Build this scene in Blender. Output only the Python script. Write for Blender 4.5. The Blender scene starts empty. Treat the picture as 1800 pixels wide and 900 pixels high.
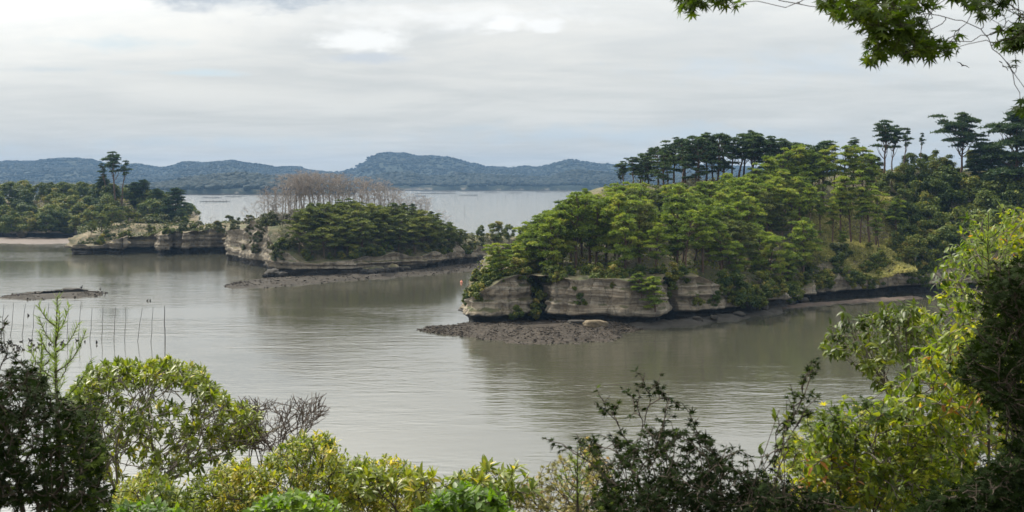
import bpy, math
import numpy as np
from mathutils import Matrix, Vector

# ------------------------------------------------------------------ camera, sky, sun, exposure
F = 1930.0            # focal length in pixels of the 1800 px wide photograph
HZ = 318.0            # row of the horizon
EYE = 25.0            # eye height above the water
C = bpy.context.scene.collection
sc = bpy.context.scene

cam = bpy.data.objects.new('camera', bpy.data.cameras.new('camera'))
C.objects.link(cam)
cam.location = (0, 0, EYE)
cam.rotation_euler = (math.radians(90), 0, 0)
cam.data.sensor_width = 36.0
cam.data.lens = F / 1800 * 36.0
cam.data.shift_y = -(450 - HZ) / 1800
cam.data.clip_start = 0.1
cam.data.clip_end = 40000
cam.data.dof.use_dof = True
cam.data.dof.focus_distance = 90
cam.data.dof.aperture_fstop = 9.0
sc.camera = cam

SUN_AZ, SUN_EL = math.radians(-42), math.radians(50)     # azimuth from +Y towards +X
sdir = Vector((math.sin(SUN_AZ) * math.cos(SUN_EL), math.cos(SUN_AZ) * math.cos(SUN_EL), math.sin(SUN_EL)))
sun = bpy.data.objects.new('sun', bpy.data.lights.new('sun', 'SUN'))
C.objects.link(sun)
sun.data.energy = 5.0
sun.data.angle = math.radians(0.6)
sun.data.color = (1.0, 0.92, 0.78)
sun.rotation_euler = sdir.to_track_quat('Z', 'Y').to_euler()
sun.location = (0, 0, 200)

sc.view_settings.view_transform = 'Standard'
sc.view_settings.look = 'None'
sc.view_settings.exposure = 0.55
sc.view_settings.gamma = 1.0
try:
    sc.cycles.max_bounces = 7
    sc.cycles.diffuse_bounces = 3
    sc.cycles.glossy_bounces = 3
    sc.cycles.transmission_bounces = 4
    sc.cycles.volume_bounces = 0
except Exception:
    pass


class NT:
    """small helper for writing node trees"""
    def __init__(self, tree):
        self.t = tree
        self.t.nodes.clear()

    def n(self, typ, ins=None, **props):
        nd = self.t.nodes.new(typ)
        for k, v in props.items():
            setattr(nd, k, v)
        for k, v in (ins or {}).items():
            if hasattr(v, 'node'):
                self.t.links.new(v, nd.inputs[k])
            else:
                nd.inputs[k].default_value = v
        return nd

    def math(self, op, a, b=None, c=None, clamp=False):
        nd = self.n('ShaderNodeMath', operation=op, use_clamp=clamp)
        for i, v in enumerate((a, b, c)):
            if v is None:
                continue
            if hasattr(v, 'node'):
                self.t.links.new(v, nd.inputs[i])
            else:
                nd.inputs[i].default_value = v
        return nd.outputs[0]

    def ramp(self, fac, stops, interp='LINEAR'):
        nd = self.n('ShaderNodeValToRGB', {'Fac': fac})
        cr = nd.color_ramp
        cr.interpolation = interp
        while len(cr.elements) < len(stops):
            cr.elements.new(0.5)
        for e, (p, c) in zip(cr.elements, stops):
            e.position = p
            e.color = (*c, 1) if len(c) == 3 else c
        return nd.outputs[0]

    def mix(self, fac, a, b, blend='MIX'):
        nd = self.n('ShaderNodeMix', data_type='RGBA', blend_type=blend)
        for i, v in ((0, fac), (6, a), (7, b)):
            if hasattr(v, 'node'):
                self.t.links.new(v, nd.inputs[i])
            elif i == 0:
                nd.inputs[i].default_value = v
            else:
                nd.inputs[i].default_value = (*v, 1)
        return nd.outputs[2]

    def noise(self, vec, scale, detail=4, rough=0.55, dist=0.0):
        return self.n('ShaderNodeTexNoise', {'Vector': vec, 'Scale': scale, 'Detail': detail, 'Roughness': rough, 'Distortion': dist}).outputs[0]

    def mapping(self, vec, scale=(1, 1, 1), loc=(0, 0, 0), rot=(0, 0, 0)):
        return self.n('ShaderNodeMapping', {'Vector': vec, 'Scale': scale, 'Location': loc, 'Rotation': rot}).outputs[0]

    def step(self, v, lo, hi):
        nd = self.n('ShaderNodeMapRange', {'Value': v, 'From Min': lo, 'From Max': hi}, interpolation_type='SMOOTHSTEP')
        return nd.outputs[0]


# world: clear Nishita sky under a thin broken cloud sheet
world = bpy.data.worlds.new('World')
sc.world = world
world.use_nodes = True
w = NT(world.node_tree)
sky = w.n('ShaderNodeTexSky', sky_type='NISHITA', sun_disc=False, sun_elevation=SUN_EL, sun_rotation=SUN_AZ)
sky.air_density = 1.0
sky.dust_density = 2.0
sky.ozone_density = 1.0
gen = w.n('ShaderNodeTexCoord').outputs['Generated']
sep = w.n('ShaderNodeSeparateXYZ', {0: gen})
dx, dy, dz = sep.outputs
zz = w.math('ADD', w.math('MAXIMUM', dz, 0.0), 0.10)
pv = w.n('ShaderNodeCombineXYZ', {0: w.math('DIVIDE', dx, zz), 1: w.math('DIVIDE', dy, zz), 2: 0.0}).outputs[0]
n1 = w.noise(w.mapping(pv, (0.7, 0.9, 1)), 0.8, 7, 0.6, 0.8)
n2 = w.noise(w.mapping(pv, (0.7, 1.3, 1), (7, 3, 0), (0, 0, 0.25)), 1.7, 7, 0.62, 0.5)
n3 = w.noise(w.mapping(pv, (0.25, 0.5, 1), (1.3, 9, 2)), 0.55, 4, 0.5, 0.2)
cover = w.math('ADD', w.math('MULTIPLY', n1, 0.6), w.math('MULTIPLY', n2, 0.4))
# angular glow of the cloud sheet towards the sun
sd = w.n('ShaderNodeVectorMath', {0: gen, 1: tuple(sdir)}, operation='DOT_PRODUCT').outputs['Value']
glow = w.math('POWER', w.step(sd, 0.62, 1.0), 1.0)
bright = w.math('ADD', w.math('MULTIPLY', w.step(cover, 0.34, 0.66), 0.15), 0.78)
bright = w.math('ADD', bright, w.math('MULTIPLY', glow, 1.5))
bright = w.math('MULTIPLY', bright, w.math('ADD', 1.0, w.math('MULTIPLY', w.step(dz, 0.10, 0.38), 1.0)))
lowband = w.step(dz, 0.16, 0.015)
bright = w.math('SUBTRACT', bright, w.math('MULTIPLY', lowband, 0.10))
cl_warm = w.mix(w.step(cover, 0.35, 0.62), (0.665, 0.68, 0.67), (0.735, 0.72, 0.675))
cl_col = w.mix(w.math('MULTIPLY', lowband, 0.75), cl_warm, (0.675, 0.68, 0.655))
cl_col = w.mix(w.math('MULTIPLY', w.step(dx, -0.1, 0.6), 0.5), cl_col, (0.635, 0.67, 0.675))
cloud = w.n('ShaderNodeVectorMath', {0: cl_col, 'Scale': w.math('MULTIPLY', bright, 11.0)}, operation='SCALE').outputs[0]


def cloudlet(px, py, sx, sy, lo=-0.1, hi=0.9, seed=0.0):
    """0..1 mask of one cloud lying in the direction of that part of the sky"""
    tx = w.math('DIVIDE', dx, w.math('MAXIMUM', dy, 0.05))
    tz = w.math('DIVIDE', dz, w.math('MAXIMUM', dy, 0.05))
    a = w.math('MULTIPLY', w.math('SUBTRACT', tx, (px - 900) / F), F / sx)
    b = w.math('MULTIPLY', w.math('SUBTRACT', tz, (HZ - py) / F), F / sy)
    r = w.math('SQRT', w.math('ADD', w.math('MULTIPLY', a, a), w.math('MULTIPLY', b, b)))
    tv = w.n('ShaderNodeCombineXYZ', {0: tx, 1: w.math('MULTIPLY', tz, 2.6), 2: seed}).outputs[0]
    nz = w.noise(tv, 22.0, 6, 0.6, 0.2)
    m = w.math('SUBTRACT', w.math('ADD', 1.0, w.math('MULTIPLY', w.math('SUBTRACT', nz, 0.5), 2.4)), r)
    m = w.math('MULTIPLY', m, w.math('GREATER_THAN', dy, 0.05))
    return w.step(m, lo, hi)


for px, py, sx, sy, lo, hi, col, k, sd_ in (
        (420, -14, 190, 40, -0.1, 0.8, (0.38, 0.43, 0.49), 0.85, 1.1),
        (760, 30, 330, 34, 0.0, 1.1, (0.88, 0.88, 0.86), 0.75, 2.3),
        (640, 72, 130, 26, 0.0, 0.7, (0.90, 0.90, 0.88), 0.8, 3.1),
        (875, 45, 50, 20, 0.1, 0.6, (0.90, 0.90, 0.89), 0.8, 4.9),
        (965, 48, 45, 18, 0.1, 0.6, (0.88, 0.885, 0.88), 0.7, 5.2),
        (640, 101, 130, 13, 0.0, 0.9, (0.51, 0.55, 0.60), 0.8, 6.4),
        (90, 122, 110, 9, 0.0, 1.0, (0.55, 0.60, 0.62), 0.6, 7.4),
        (320, 128, 150, 10, 0.2, 1.2, (0.55, 0.67, 0.73), 0.7, 8.8),
        (200, 78, 220, 22, 0.2, 1.3, (0.56, 0.66, 0.70), 0.6, 9.6),
        (1150, 238, 700, 30, 0.1, 1.2, (0.50, 0.575, 0.63), 0.75, 10.6),
        (350, 252, 560, 22, 0.1, 1.2, (0.51, 0.58, 0.625), 0.7, 11.2),
        (1400, 120, 420, 50, 0.1, 1.3, (0.55, 0.63, 0.70), 0.6, 12.7)):
    m = w.math('MULTIPLY', cloudlet(px, py, sx, sy, lo, hi, sd_), k)
    cloud = w.mix(m, cloud, tuple(v * 10 for v in col))
skyc = w.mix(0.92, sky.outputs[0], cloud)
bg = w.n('ShaderNodeBackground', {'Color': skyc, 'Strength': 0.086})
wo = w.n('ShaderNodeOutputWorld', {'Surface': bg.outputs[0]})

# ------------------------------------------------------------------ numeric helpers
rng = np.random.default_rng(11)


def R(a=0.0, b=1.0, n=None):
    return rng.uniform(a, b, n)


def X(px, d):
    return (px - 900.0) / F * d


def Z(py, d):
    return EYE - (py - HZ) / F * d


def D(py, z=0.0):
    return (EYE - z) * F / (py - HZ)


def W(px, py, d):
    return np.array((X(px, d), d, Z(py, d)))


def _hash(ix, iy, iz, s):
    h = (ix * 374761393 + iy * 668265263 + iz * 2147483647 + s * 974634777) & 0xffffffff
    h = ((h ^ (h >> 13)) * 1274126177) & 0xffffffff
    h = ((h ^ (h >> 16)) * 2246822519) & 0xffffffff
    return ((h ^ (h >> 15)) & 0xffff) / 65535.0


def vnoise(x, y, z=0.0, s=0):
    x, y, z = np.broadcast_arrays(np.asarray(x, float), np.asarray(y, float), np.asarray(z, float))
    ix, iy, iz = (np.floor(v).astype(np.int64) for v in (x, y, z))
    fx, fy, fz = x - ix, y - iy, z - iz
    fx, fy, fz = (v * v * (3 - 2 * v) for v in (fx, fy, fz))
    r = 0
    for a in (0, 1):
        for b in (0, 1):
            for c in (0, 1):
                wgt = (fx if a else 1 - fx) * (fy if b else 1 - fy) * (fz if c else 1 - fz)
                r = r + wgt * _hash(ix + a, iy + b, iz + c, s)
    return r * 2 - 1


def fbm(x, y, z=0.0, s=0, o=4, gain=0.5):
    r, a = 0, 1.0
    for k in range(o):
        f = 2.03 ** k
        r = r + a * vnoise(np.asarray(x) * f, np.asarray(y) * f, np.asarray(z) * f, s + k)
        a *= gain
    return r


def norm(v):
    v = np.asarray(v, float)
    return v / np.maximum(np.linalg.norm(v, axis=-1, keepdims=True), 1e-9)


def mesh(name, V, T, mats=(), tint=None, smooth=False, mid=None):
    V = np.asarray(V, np.float32).reshape(-1, 3)
    T = np.asarray(T, np.int32).reshape(-1, 3)
    me = bpy.data.meshes.new(name)
    me.vertices.add(len(V))
    me.vertices.foreach_set('co', V.ravel())
    me.loops.add(len(T) * 3)
    me.loops.foreach_set('vertex_index', T.ravel())
    me.polygons.add(len(T))
    me.polygons.foreach_set('loop_start', np.arange(0, len(T) * 3, 3, dtype=np.int32))
    me.polygons.foreach_set('loop_total', np.full(len(T), 3, np.int32))
    if smooth:
        me.polygons.foreach_set('use_smooth', np.ones(len(T), bool))
    for m in (mats if isinstance(mats, (list, tuple)) else [mats]):
        me.materials.append(m)
    if mid is not None:
        me.polygons.foreach_set('material_index', np.asarray(mid, np.int32))
    if tint is not None:
        at = me.attributes.new('tint', 'FLOAT', 'POINT')
        at.data.foreach_set('value', np.asarray(tint, np.float32))
    me.update(calc_edges=True)
    return me


def link(name, me, parent=None, loc=None, kind=None):
    o = bpy.data.objects.new(name, me)
    C.objects.link(o)
    if parent is not None:
        o.parent = parent
    if loc is not None:
        o.location = loc
    if kind:
        o['kind'] = kind
    return o


def thing(name, label, cat, loc=(0, 0, 0), group=None):
    o = bpy.data.objects.new(name, None)
    C.objects.link(o)
    o.location = loc
    o.empty_display_size = 0.3
    o['label'] = label
    o['category'] = cat
    if group:
        o['group'] = group
    return o


def tag(o, label, cat, group=None):
    o['label'] = label
    o['category'] = cat
    if group:
        o['group'] = group
    return o


def tubes(paths, sides=5):
    """paths: list of (points Nx3, radii N) -> V, T"""
    VV, TT, off = [], [], 0
    ang = np.arange(sides) * 2 * math.pi / sides
    ca, sa = np.cos(ang), np.sin(ang)
    for P, r in paths:
        P = np.asarray(P, float)
        r = np.broadcast_to(np.asarray(r, float), (len(P),))
        t = np.gradient(P, axis=0)
        t = norm(t)
        ref = np.array((0.31, 0.87, 0.38)) if abs(t[0] @ np.array((0.31, 0.87, 0.38))) < 0.9 else np.array((0.9, -0.2, 0.3))
        u = norm(np.cross(t, ref))
        v = np.cross(t, u)
        ring = P[:, None, :] + r[:, None, None] * (ca[None, :, None] * u[:, None, :] + sa[None, :, None] * v[:, None, :])
        n = len(P)
        VV.append(ring.reshape(-1, 3))
        i = np.arange(n - 1)[:, None] * sides + np.arange(sides)[None, :]
        j = np.arange(n - 1)[:, None] * sides + (np.arange(sides)[None, :] + 1) % sides
        a, b, c, d = i, j, j + sides, i + sides
        TT.append(np.concatenate([np.stack([a, b, c], -1).reshape(-1, 3), np.stack([a, c, d], -1).reshape(-1, 3)]) + off)
        off += n * sides
    return np.concatenate(VV), np.concatenate(TT)


def bez(p, q, d0, k=0.35, n=4, jit=0.0):
    p, q = np.asarray(p, float), np.asarray(q, float)
    L = np.linalg.norm(q - p)
    c = p + norm(d0) * L * k
    t = np.linspace(0, 1, n)[:, None]
    P = (1 - t) ** 2 * p + 2 * (1 - t) * t * c + t * t * q
    if jit:
        P[1:-1] += rng.normal(0, jit * L, (n - 2, 3))
    return P


def branch_to(base, targets, r0, d0=(0, 0, 1), f=(0.35, 0.6), rmin=0.004, jit=0.03, n=4, powr=0.5):
    """a branching skeleton that reaches every target point; returns tube paths and tip directions"""
    targets = np.asarray(targets, float)
    out, tips = [], np.zeros_like(targets)

    def rec(p, d, idx, r):
        if len(idx) == 1:
            t = targets[idx[0]]
            P = bez(p, t, d, 0.4, n, jit)
            out.append((P, np.linspace(r, max(rmin * 0.6, r * 0.4), n)))
            tips[idx[0]] = norm(P[-1] - P[-2])
            return
        c = targets[idx].mean(0)
        q = p + (c - p) * R(*f)
        q = q + rng.normal(0, 0.05, 3) * np.linalg.norm(c - p)
        P = bez(p, q, d, 0.35, n, jit)
        r1 = max(rmin, r * 0.86)
        out.append((P, np.linspace(r, r1, n)))
        dd = norm(P[-1] - P[-2])
        S = targets[idx] - c
        ax = np.linalg.svd(S, full_matrices=False)[2][0]
        k = S @ ax + rng.normal(0, 0.12, len(idx)) * np.abs(S @ ax).mean()
        o = np.argsort(k)
        m = max(1, min(len(idx) - 1, int(round(len(idx) * R(0.35, 0.65)))))
        for part in (idx[o[:m]], idx[o[m:]]):
            rec(q, dd, part, max(rmin, r1 * (len(part) / len(idx)) ** powr))
    import sys
    sys.setrecursionlimit(5000)
    rec(np.asarray(base, float), np.asarray(d0, float), np.arange(len(targets)), r0)
    return out, tips


ORD = ['first', 'second', 'third', 'fourth', 'fifth', 'sixth', 'seventh', 'eighth', 'ninth', 'tenth', 'eleventh', 'twelfth', 'thirteenth', 'fourteenth', 'fifteenth', 'sixteenth', 'seventeenth',
       'eighteenth', 'nineteenth', 'twentieth']


# ------------------------------------------------------------------ materials
def leaf_mat(name, stops, trans=0.35, rough=0.5, spec=0.35, tcol=(1.15, 1.2, 0.55), var=0.18):
    m = bpy.data.materials.new(name)
    m.use_nodes = True
    t = NT(m.node_tree)
    a = t.n('ShaderNodeAttribute', attribute_name='tint').outputs['Fac']
    rnd = t.n('ShaderNodeObjectInfo').outputs['Random']
    fac = t.math('ADD', a, t.math('MULTIPLY', t.math('SUBTRACT', rnd, 0.5), var), clamp=True)
    col = t.ramp(fac, stops)
    tc = t.mix(1.0, col, tcol, 'MULTIPLY')
    p = t.n('ShaderNodeBsdfPrincipled', {'Base Color': col, 'Roughness': rough, 'Specular IOR Level': spec})
    tr = t.n('ShaderNodeBsdfTranslucent', {'Color': tc})
    mx = t.n('ShaderNodeMixShader', {0: trans, 1: p.outputs[0], 2: tr.outputs[0]})
    t.n('ShaderNodeOutputMaterial', {'Surface': mx.outputs[0]})
    return m


def bark_mat(name, c1, c2, scale=6.0, rough=0.9):
    m = bpy.data.materials.new(name)
    m.use_nodes = True
    t = NT(m.node_tree)
    co = t.n('ShaderNodeTexCoord').outputs['Object']
    nz = t.noise(t.mapping(co, (1, 1, 0.3)), scale, 5, 0.65)
    col = t.ramp(nz, [(0.3, c1), (0.7, c2)])
    bp = t.n('ShaderNodeBump', {'Strength': 0.6, 'Distance': 0.02, 'Height': nz})
    p = t.n('ShaderNodeBsdfPrincipled', {'Base Color': col, 'Roughness': rough, 'Normal': bp.outputs[0], 'Specular IOR Level': 0.2})
    t.n('ShaderNodeOutputMaterial', {'Surface': p.outputs[0]})
    return m


def rock_mat(name, tide=1.7, soil=((0.045, 0.055, 0.022), (0.12, 0.10, 0.06)), pale=1.0, dip=0.02):
    m = bpy.data.materials.new(name)
    m.use_nodes = True
    t = NT(m.node_tree)
    g = t.n('ShaderNodeNewGeometry')
    pos = g.outputs['Position']
    sp = t.n('ShaderNodeSeparateXYZ', {0: pos})
    px_, py_, pz_ = sp.outputs
    wob = t.noise(pos, 0.12, 3, 0.5)
    zz_ = t.math('ADD', t.math('ADD', pz_, t.math('MULTIPLY', px_, dip)), t.math('MULTIPLY', wob, 1.2))
    bv = t.n('ShaderNodeCombineXYZ', {0: t.math('MULTIPLY', px_, 0.05), 1: t.math('MULTIPLY', py_, 0.05), 2: t.math('MULTIPLY', zz_, 1.5)}).outputs[0]
    band = t.noise(bv, 1.0, 5, 0.6)
    fine = t.noise(pos, 0.9, 6, 0.7)
    streak = t.noise(t.mapping(pos, (0.9, 0.9, 0.06)), 1.0, 5, 0.65)
    q = pale
    col = t.ramp(band, [(0.30, (0.20 * q, 0.175 * q, 0.14 * q)), (0.43, (0.33 * q, 0.29 * q, 0.23 * q)), (0.52, (0.25 * q, 0.20 * q, 0.14 * q)), (0.60, (0.37 * q, 0.335 * q, 0.275 * q)), (0.72, (0.27 * q, 0.24 * q, 0.19 * q))])
    col = t.mix(t.math('MULTIPLY', t.step(fine, 0.42, 0.70), 0.55), col, (0.13 * q, 0.118 * q, 0.095 * q))
    col = t.mix(t.math('MULTIPLY', t.step(streak, 0.48, 0.66), 0.72), col, (0.10, 0.095, 0.08))
    vor = t.n('ShaderNodeTexVoronoi', {'Vector': t.mapping(t.n('ShaderNodeVectorMath', {0: pos, 1: t.n('ShaderNodeTexNoise', {'Vector': pos, 'Scale': 0.5, 'Detail': 4.0}).outputs[1]}, operation='ADD').outputs[0], (0.30, 0.30, 0.10)), 'Scale': 1.0}, feature='DISTANCE_TO_EDGE').outputs['Distance']
    crk = t.step(vor, 0.035, 0.0)
    col = t.mix(t.math('MULTIPLY', crk, 0.30), col, (0.05, 0.042, 0.034))
    seam = t.step(t.noise(bv, 2.6, 2, 0.5), 0.60, 0.68)
    col = t.mix(t.math('MULTIPLY', seam, 0.55), col, (0.09, 0.07, 0.05))
    nz_ = t.n('ShaderNodeSeparateXYZ', {0: g.outputs['Normal']}).outputs[2]
    so = t.ramp(t.noise(pos, 0.35, 5, 0.6), [(0.35, soil[0]), (0.65, soil[1])])
    col = t.mix(t.step(t.math('ADD', nz_, t.math('MULTIPLY', t.math('SUBTRACT', fine, 0.5), 0.5)), 0.55, 0.80), col, so)
    wet = t.math('ADD', pz_, t.math('MULTIPLY', t.math('SUBTRACT', t.noise(pos, 0.22, 5, 0.65), 0.5), 1.7))
    wetf = t.step(wet, tide + 0.25, tide - 0.15)
    col = t.mix(wetf, col, t.ramp(fine, [(0.35, (0.012, 0.011, 0.010)), (0.7, (0.035, 0.031, 0.026))]))
    h = t.math('ADD', t.math('MULTIPLY', t.noise(bv, 2.2, 6, 0.7), 1.0), t.math('SUBTRACT', t.math('MULTIPLY', t.noise(pos, 2.6, 6, 0.7), 0.6), t.math('MULTIPLY', crk, 0.25)))
    bp = t.n('ShaderNodeBump', {'Strength': 0.9, 'Distance': 0.45, 'Height': h})
    rg = t.math('SUBTRACT', 0.92, t.math('MULTIPLY', wetf, 0.25))
    p = t.n('ShaderNodeBsdfPrincipled', {'Base Color': col, 'Roughness': rg, 'Normal': bp.outputs[0], 'Specular IOR Level': 0.25})
    t.n('ShaderNodeOutputMaterial', {'Surface': p.outputs[0]})
    return m


def ground_mat(name, stops, scale=1.0, bump=0.2, rough=0.9, spec=0.25):
    m = bpy.data.materials.new(name)
    m.use_nodes = True
    t = NT(m.node_tree)
    pos = t.n('ShaderNodeNewGeometry').outputs['Position']
    a = t.noise(pos, scale, 7, 0.7)
    b = t.noise(pos, scale * 9, 4, 0.7)
    v = t.math('ADD', t.math('MULTIPLY', a, 0.55), t.math('MULTIPLY', b, 0.45))
    col = t.ramp(v, stops)
    bp = t.n('ShaderNodeBump', {'Strength': 0.8, 'Distance': bump, 'Height': v})
    p = t.n('ShaderNodeBsdfPrincipled', {'Base Color': col, 'Roughness': rough, 'Normal': bp.outputs[0], 'Specular IOR Level': spec})
    t.n('ShaderNodeOutputMaterial', {'Surface': p.outputs[0]})
    return m


def plain_mat(name, col, rough=0.7, spec=0.3):
    m = bpy.data.materials.new(name)
    m.use_nodes = True
    t = NT(m.node_tree)
    pos = t.n('ShaderNodeTexCoord').outputs['Object']
    nz = t.noise(pos, 5.0, 4, 0.6)
    c = t.ramp(nz, [(0.3, tuple(v * 0.75 for v in col)), (0.7, tuple(min(1, v * 1.2) for v in col))])
    p = t.n('ShaderNodeBsdfPrincipled', {'Base Color': c, 'Roughness': rough, 'Specular IOR Level': spec})
    t.n('ShaderNodeOutputMaterial', {'Surface': p.outputs[0]})
    return m


M = {}
M['pine'] = leaf_mat('pine_needles', [(0.0, (0.042, 0.064, 0.012)), (0.45, (0.118, 0.168, 0.024)), (0.8, (0.195, 0.245, 0.032)), (1.0, (0.26, 0.26, 0.045))], 0.30, 0.6, 0.25, (1.2, 1.3, 0.5), 0.40)
M['pine_dark'] = leaf_mat('dark_pine_needles', [(0.0, (0.016, 0.032, 0.014)), (0.6, (0.038, 0.066, 0.024)), (1.0, (0.075, 0.108, 0.032))], 0.22, 0.6, 0.2, (1.1, 1.2, 0.6), 0.35)
M['pine_mid'] = leaf_mat('olive_pine_needles', [(0.0, (0.042, 0.058, 0.018)), (0.55, (0.096, 0.120, 0.028)), (1.0, (0.165, 0.175, 0.045))], 0.26, 0.6, 0.25, (1.15, 1.2, 0.55), 0.45)
M['broad'] = leaf_mat('broad_leaves', [(0.0, (0.028, 0.050, 0.012)), (0.5, (0.085, 0.112, 0.020)), (0.85, (0.16, 0.165, 0.030)), (1.0, (0.24, 0.19, 0.05))], 0.30, 0.6, 0.15, (1.15, 1.15, 0.5), 0.60)
M['pale'] = leaf_mat('pale_leaves', [(0.0, (0.09, 0.12, 0.05)), (0.5, (0.24, 0.27, 0.17)), (1.0, (0.42, 0.44, 0.34))], 0.3, 0.5, 0.3)
M['straw'] = leaf_mat('dry_bamboo_grass', [(0.0, (0.13, 0.15, 0.04)), (0.5, (0.30, 0.29, 0.10)), (1.0, (0.48, 0.44, 0.20))], 0.35, 0.6, 0.25, (1.1, 1.05, 0.6), 0.2)
M['scrub'] = leaf_mat('scrub_leaves', [(0.0, (0.026, 0.036, 0.016)), (0.5, (0.062, 0.080, 0.026)), (0.85, (0.12, 0.115, 0.045)), (1.0, (0.20, 0.16, 0.08))], 0.25, 0.6, 0.25, (1.1, 1.1, 0.6), 0.35)
M['far'] = leaf_mat('distant_canopy', [(0.0, (0.009, 0.013, 0.011)), (1.0, (0.014, 0.020, 0.015))], 0.0, 0.9, 0.1, var=0.1)
M['bark'] = bark_mat('pine_bark', (0.045, 0.032, 0.024), (0.13, 0.085, 0.06))
M['bark_grey'] = bark_mat('grey_bark', (0.07, 0.06, 0.05), (0.20, 0.18, 0.15), 25)
M['bark_dark'] = bark_mat('dark_bark', (0.025, 0.02, 0.016), (0.075, 0.06, 0.045), 30)
M['bark_twig'] = bark_mat('dark_twig_bark', (0.035, 0.028, 0.024), (0.10, 0.08, 0.068), 30)
M['dead'] = bark_mat('bleached_dead_wood', (0.11, 0.097, 0.088), (0.37, 0.325, 0.295), 3.0)
M['rock'] = rock_mat('tuff_cliff', pale=0.88)
M['rock_mid'] = rock_mat('tuff_cliff_mid', 1.8, pale=0.8)
M['rock_left'] = rock_mat('tuff_headland', 1.9, soil=((0.05, 0.05, 0.025), (0.19, 0.15, 0.095)), pale=0.62)
M['gravel'] = ground_mat('dark_gravel', [(0.32, (0.012, 0.010, 0.008)), (0.5, (0.034, 0.028, 0.022)), (0.68, (0.075, 0.062, 0.050))], 0.9, 0.25, 0.9, 0.12)
M['mud'] = ground_mat('mud_bank', [(0.35, (0.016, 0.014, 0.011)), (0.55, (0.034, 0.029, 0.023)), (0.7, (0.065, 0.056, 0.046))], 0.5, 0.15, 0.9, 0.12)
M['red_mud'] = ground_mat('reddish_mud', [(0.35, (0.030, 0.022, 0.017)), (0.55, (0.065, 0.046, 0.035)), (0.7, (0.11, 0.082, 0.066))], 0.5, 0.12, 0.75)
M['stone'] = ground_mat('boulder_stone', [(0.3, (0.05, 0.04, 0.026)), (0.5, (0.12, 0.095, 0.062)), (0.7, (0.20, 0.17, 0.125))], 0.8, 0.15)
M['dark_stone'] = ground_mat('wet_dark_stone', [(0.3, (0.013, 0.012, 0.010)), (0.7, (0.05, 0.045, 0.038))], 1.0, 0.15)
M['soil'] = ground_mat('leaf_litter_soil', [(0.3, (0.025, 0.02, 0.013)), (0.7, (0.075, 0.06, 0.035))], 1.5, 0.08)
M['wood'] = plain_mat('weathered_pole', (0.055, 0.05, 0.046))
M['bird'] = plain_mat('dark_plumage', (0.025, 0.022, 0.02))
M['buoy'] = plain_mat('faded_orange_float', (0.60, 0.24, 0.16), 0.5)


def hill_mat(name):
    m = bpy.data.materials.new(name)
    m.use_nodes = True
    t = NT(m.node_tree)
    pos = t.n('ShaderNodeNewGeometry').outputs['Position']
    z_ = t.n('ShaderNodeSeparateXYZ', {0: pos}).outputs[2]
    nz = t.noise(pos, 0.03, 5, 0.65)
    col = t.ramp(nz, [(0.35, (0.010, 0.015, 0.011)), (0.7, (0.022, 0.029, 0.019))])
    cl = t.math('MULTIPLY', t.step(t.math('ADD', z_, t.math('MULTIPLY', t.noise(pos, 0.012, 4, 0.7), 34)), 26, 18), t.step(t.noise(pos, 0.02, 4, 0.7), 0.48, 0.62))
    col = t.mix(t.math('MULTIPLY', cl, 0.6), col, (0.26, 0.23, 0.19))
    col = t.mix(t.step(z_, 2.5, 1.0), col, (0.04, 0.036, 0.03))
    p = t.n('ShaderNodeBsdfPrincipled', {'Base Color': col, 'Roughness': 0.95, 'Specular IOR Level': 0.1})
    t.n('ShaderNodeOutputMaterial', {'Surface': p.outputs[0]})
    return m


M['hill'] = hill_mat('wooded_hill')


def water_mat():
    m = bpy.data.materials.new('murky_bay_water')
    m.use_nodes = True
    t = NT(m.node_tree)
    pos = t.n('ShaderNodeNewGeometry').outputs['Position']
    calm = t.noise(t.mapping(pos, (0.010, 0.022, 0)), 1.0, 4, 0.6, 0.4)
    a = t.noise(t.mapping(pos, (0.55, 1.5, 0), rot=(0, 0, 0.15)), 1.0, 3, 0.55, 0.3)
    b = t.noise(t.mapping(pos, (0.14, 0.42, 0), rot=(0, 0, -0.2)), 1.0, 3, 0.5, 0.2)
    h = t.math('ADD', t.math('MULTIPLY', a, 0.45), t.math('MULTIPLY', b, 0.85))
    yy = t.n('ShaderNodeSeparateXYZ', {0: pos}).outputs[1]
    amp = t.math('ADD', t.math('ADD', 0.025, t.math('MULTIPLY', t.step(calm, 0.42, 0.62), 0.10)), t.math('MULTIPLY', t.step(yy, 380, 620), 0.75))
    bp = t.n('ShaderNodeBump', {'Strength': 1.0, 'Distance': amp, 'Height': h})
    mud_ = t.ramp(t.noise(pos, 0.012, 3, 0.5), [(0.3, (0.040, 0.040, 0.028)), (0.7, (0.050, 0.048, 0.034))])
    p = t.n('ShaderNodeBsdfPrincipled', {'Base Color': mud_, 'Roughness': 0.08, 'IOR': 2.1, 'Specular IOR Level': 0.5, 'Normal': bp.outputs[0]})
    t.n('ShaderNodeOutputMaterial', {'Surface': p.outputs[0]})
    return m


M['water'] = water_mat()

# ------------------------------------------------------------------ water
me = mesh('water', [(-9000, -300, 0), (9000, -300, 0), (9000, 12000, 0), (-9000, 12000, 0)], [(0, 1, 2), (0, 2, 3)], M['water'])
link('water', me, kind='structure')


# ------------------------------------------------------------------ islands
def resample(pts, n, closed=True):
    P = np.asarray(pts, float)
    if closed:
        P = np.vstack([P, P[:1]])
    L = np.r_[0, np.cumsum(np.linalg.norm(np.diff(P, axis=0), axis=1))]
    s = np.linspace(0, L[-1], n, endpoint=not closed)
    return np.stack([np.interp(s, L, P[:, k]) for k in range(P.shape[1])], 1)


def nearest_on(poly, p):
    poly = resample(poly, 200, False)
    i = np.argmin(((p[:, None, :] - poly[None]) ** 2).sum(-1), 1)
    return poly[i]


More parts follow.
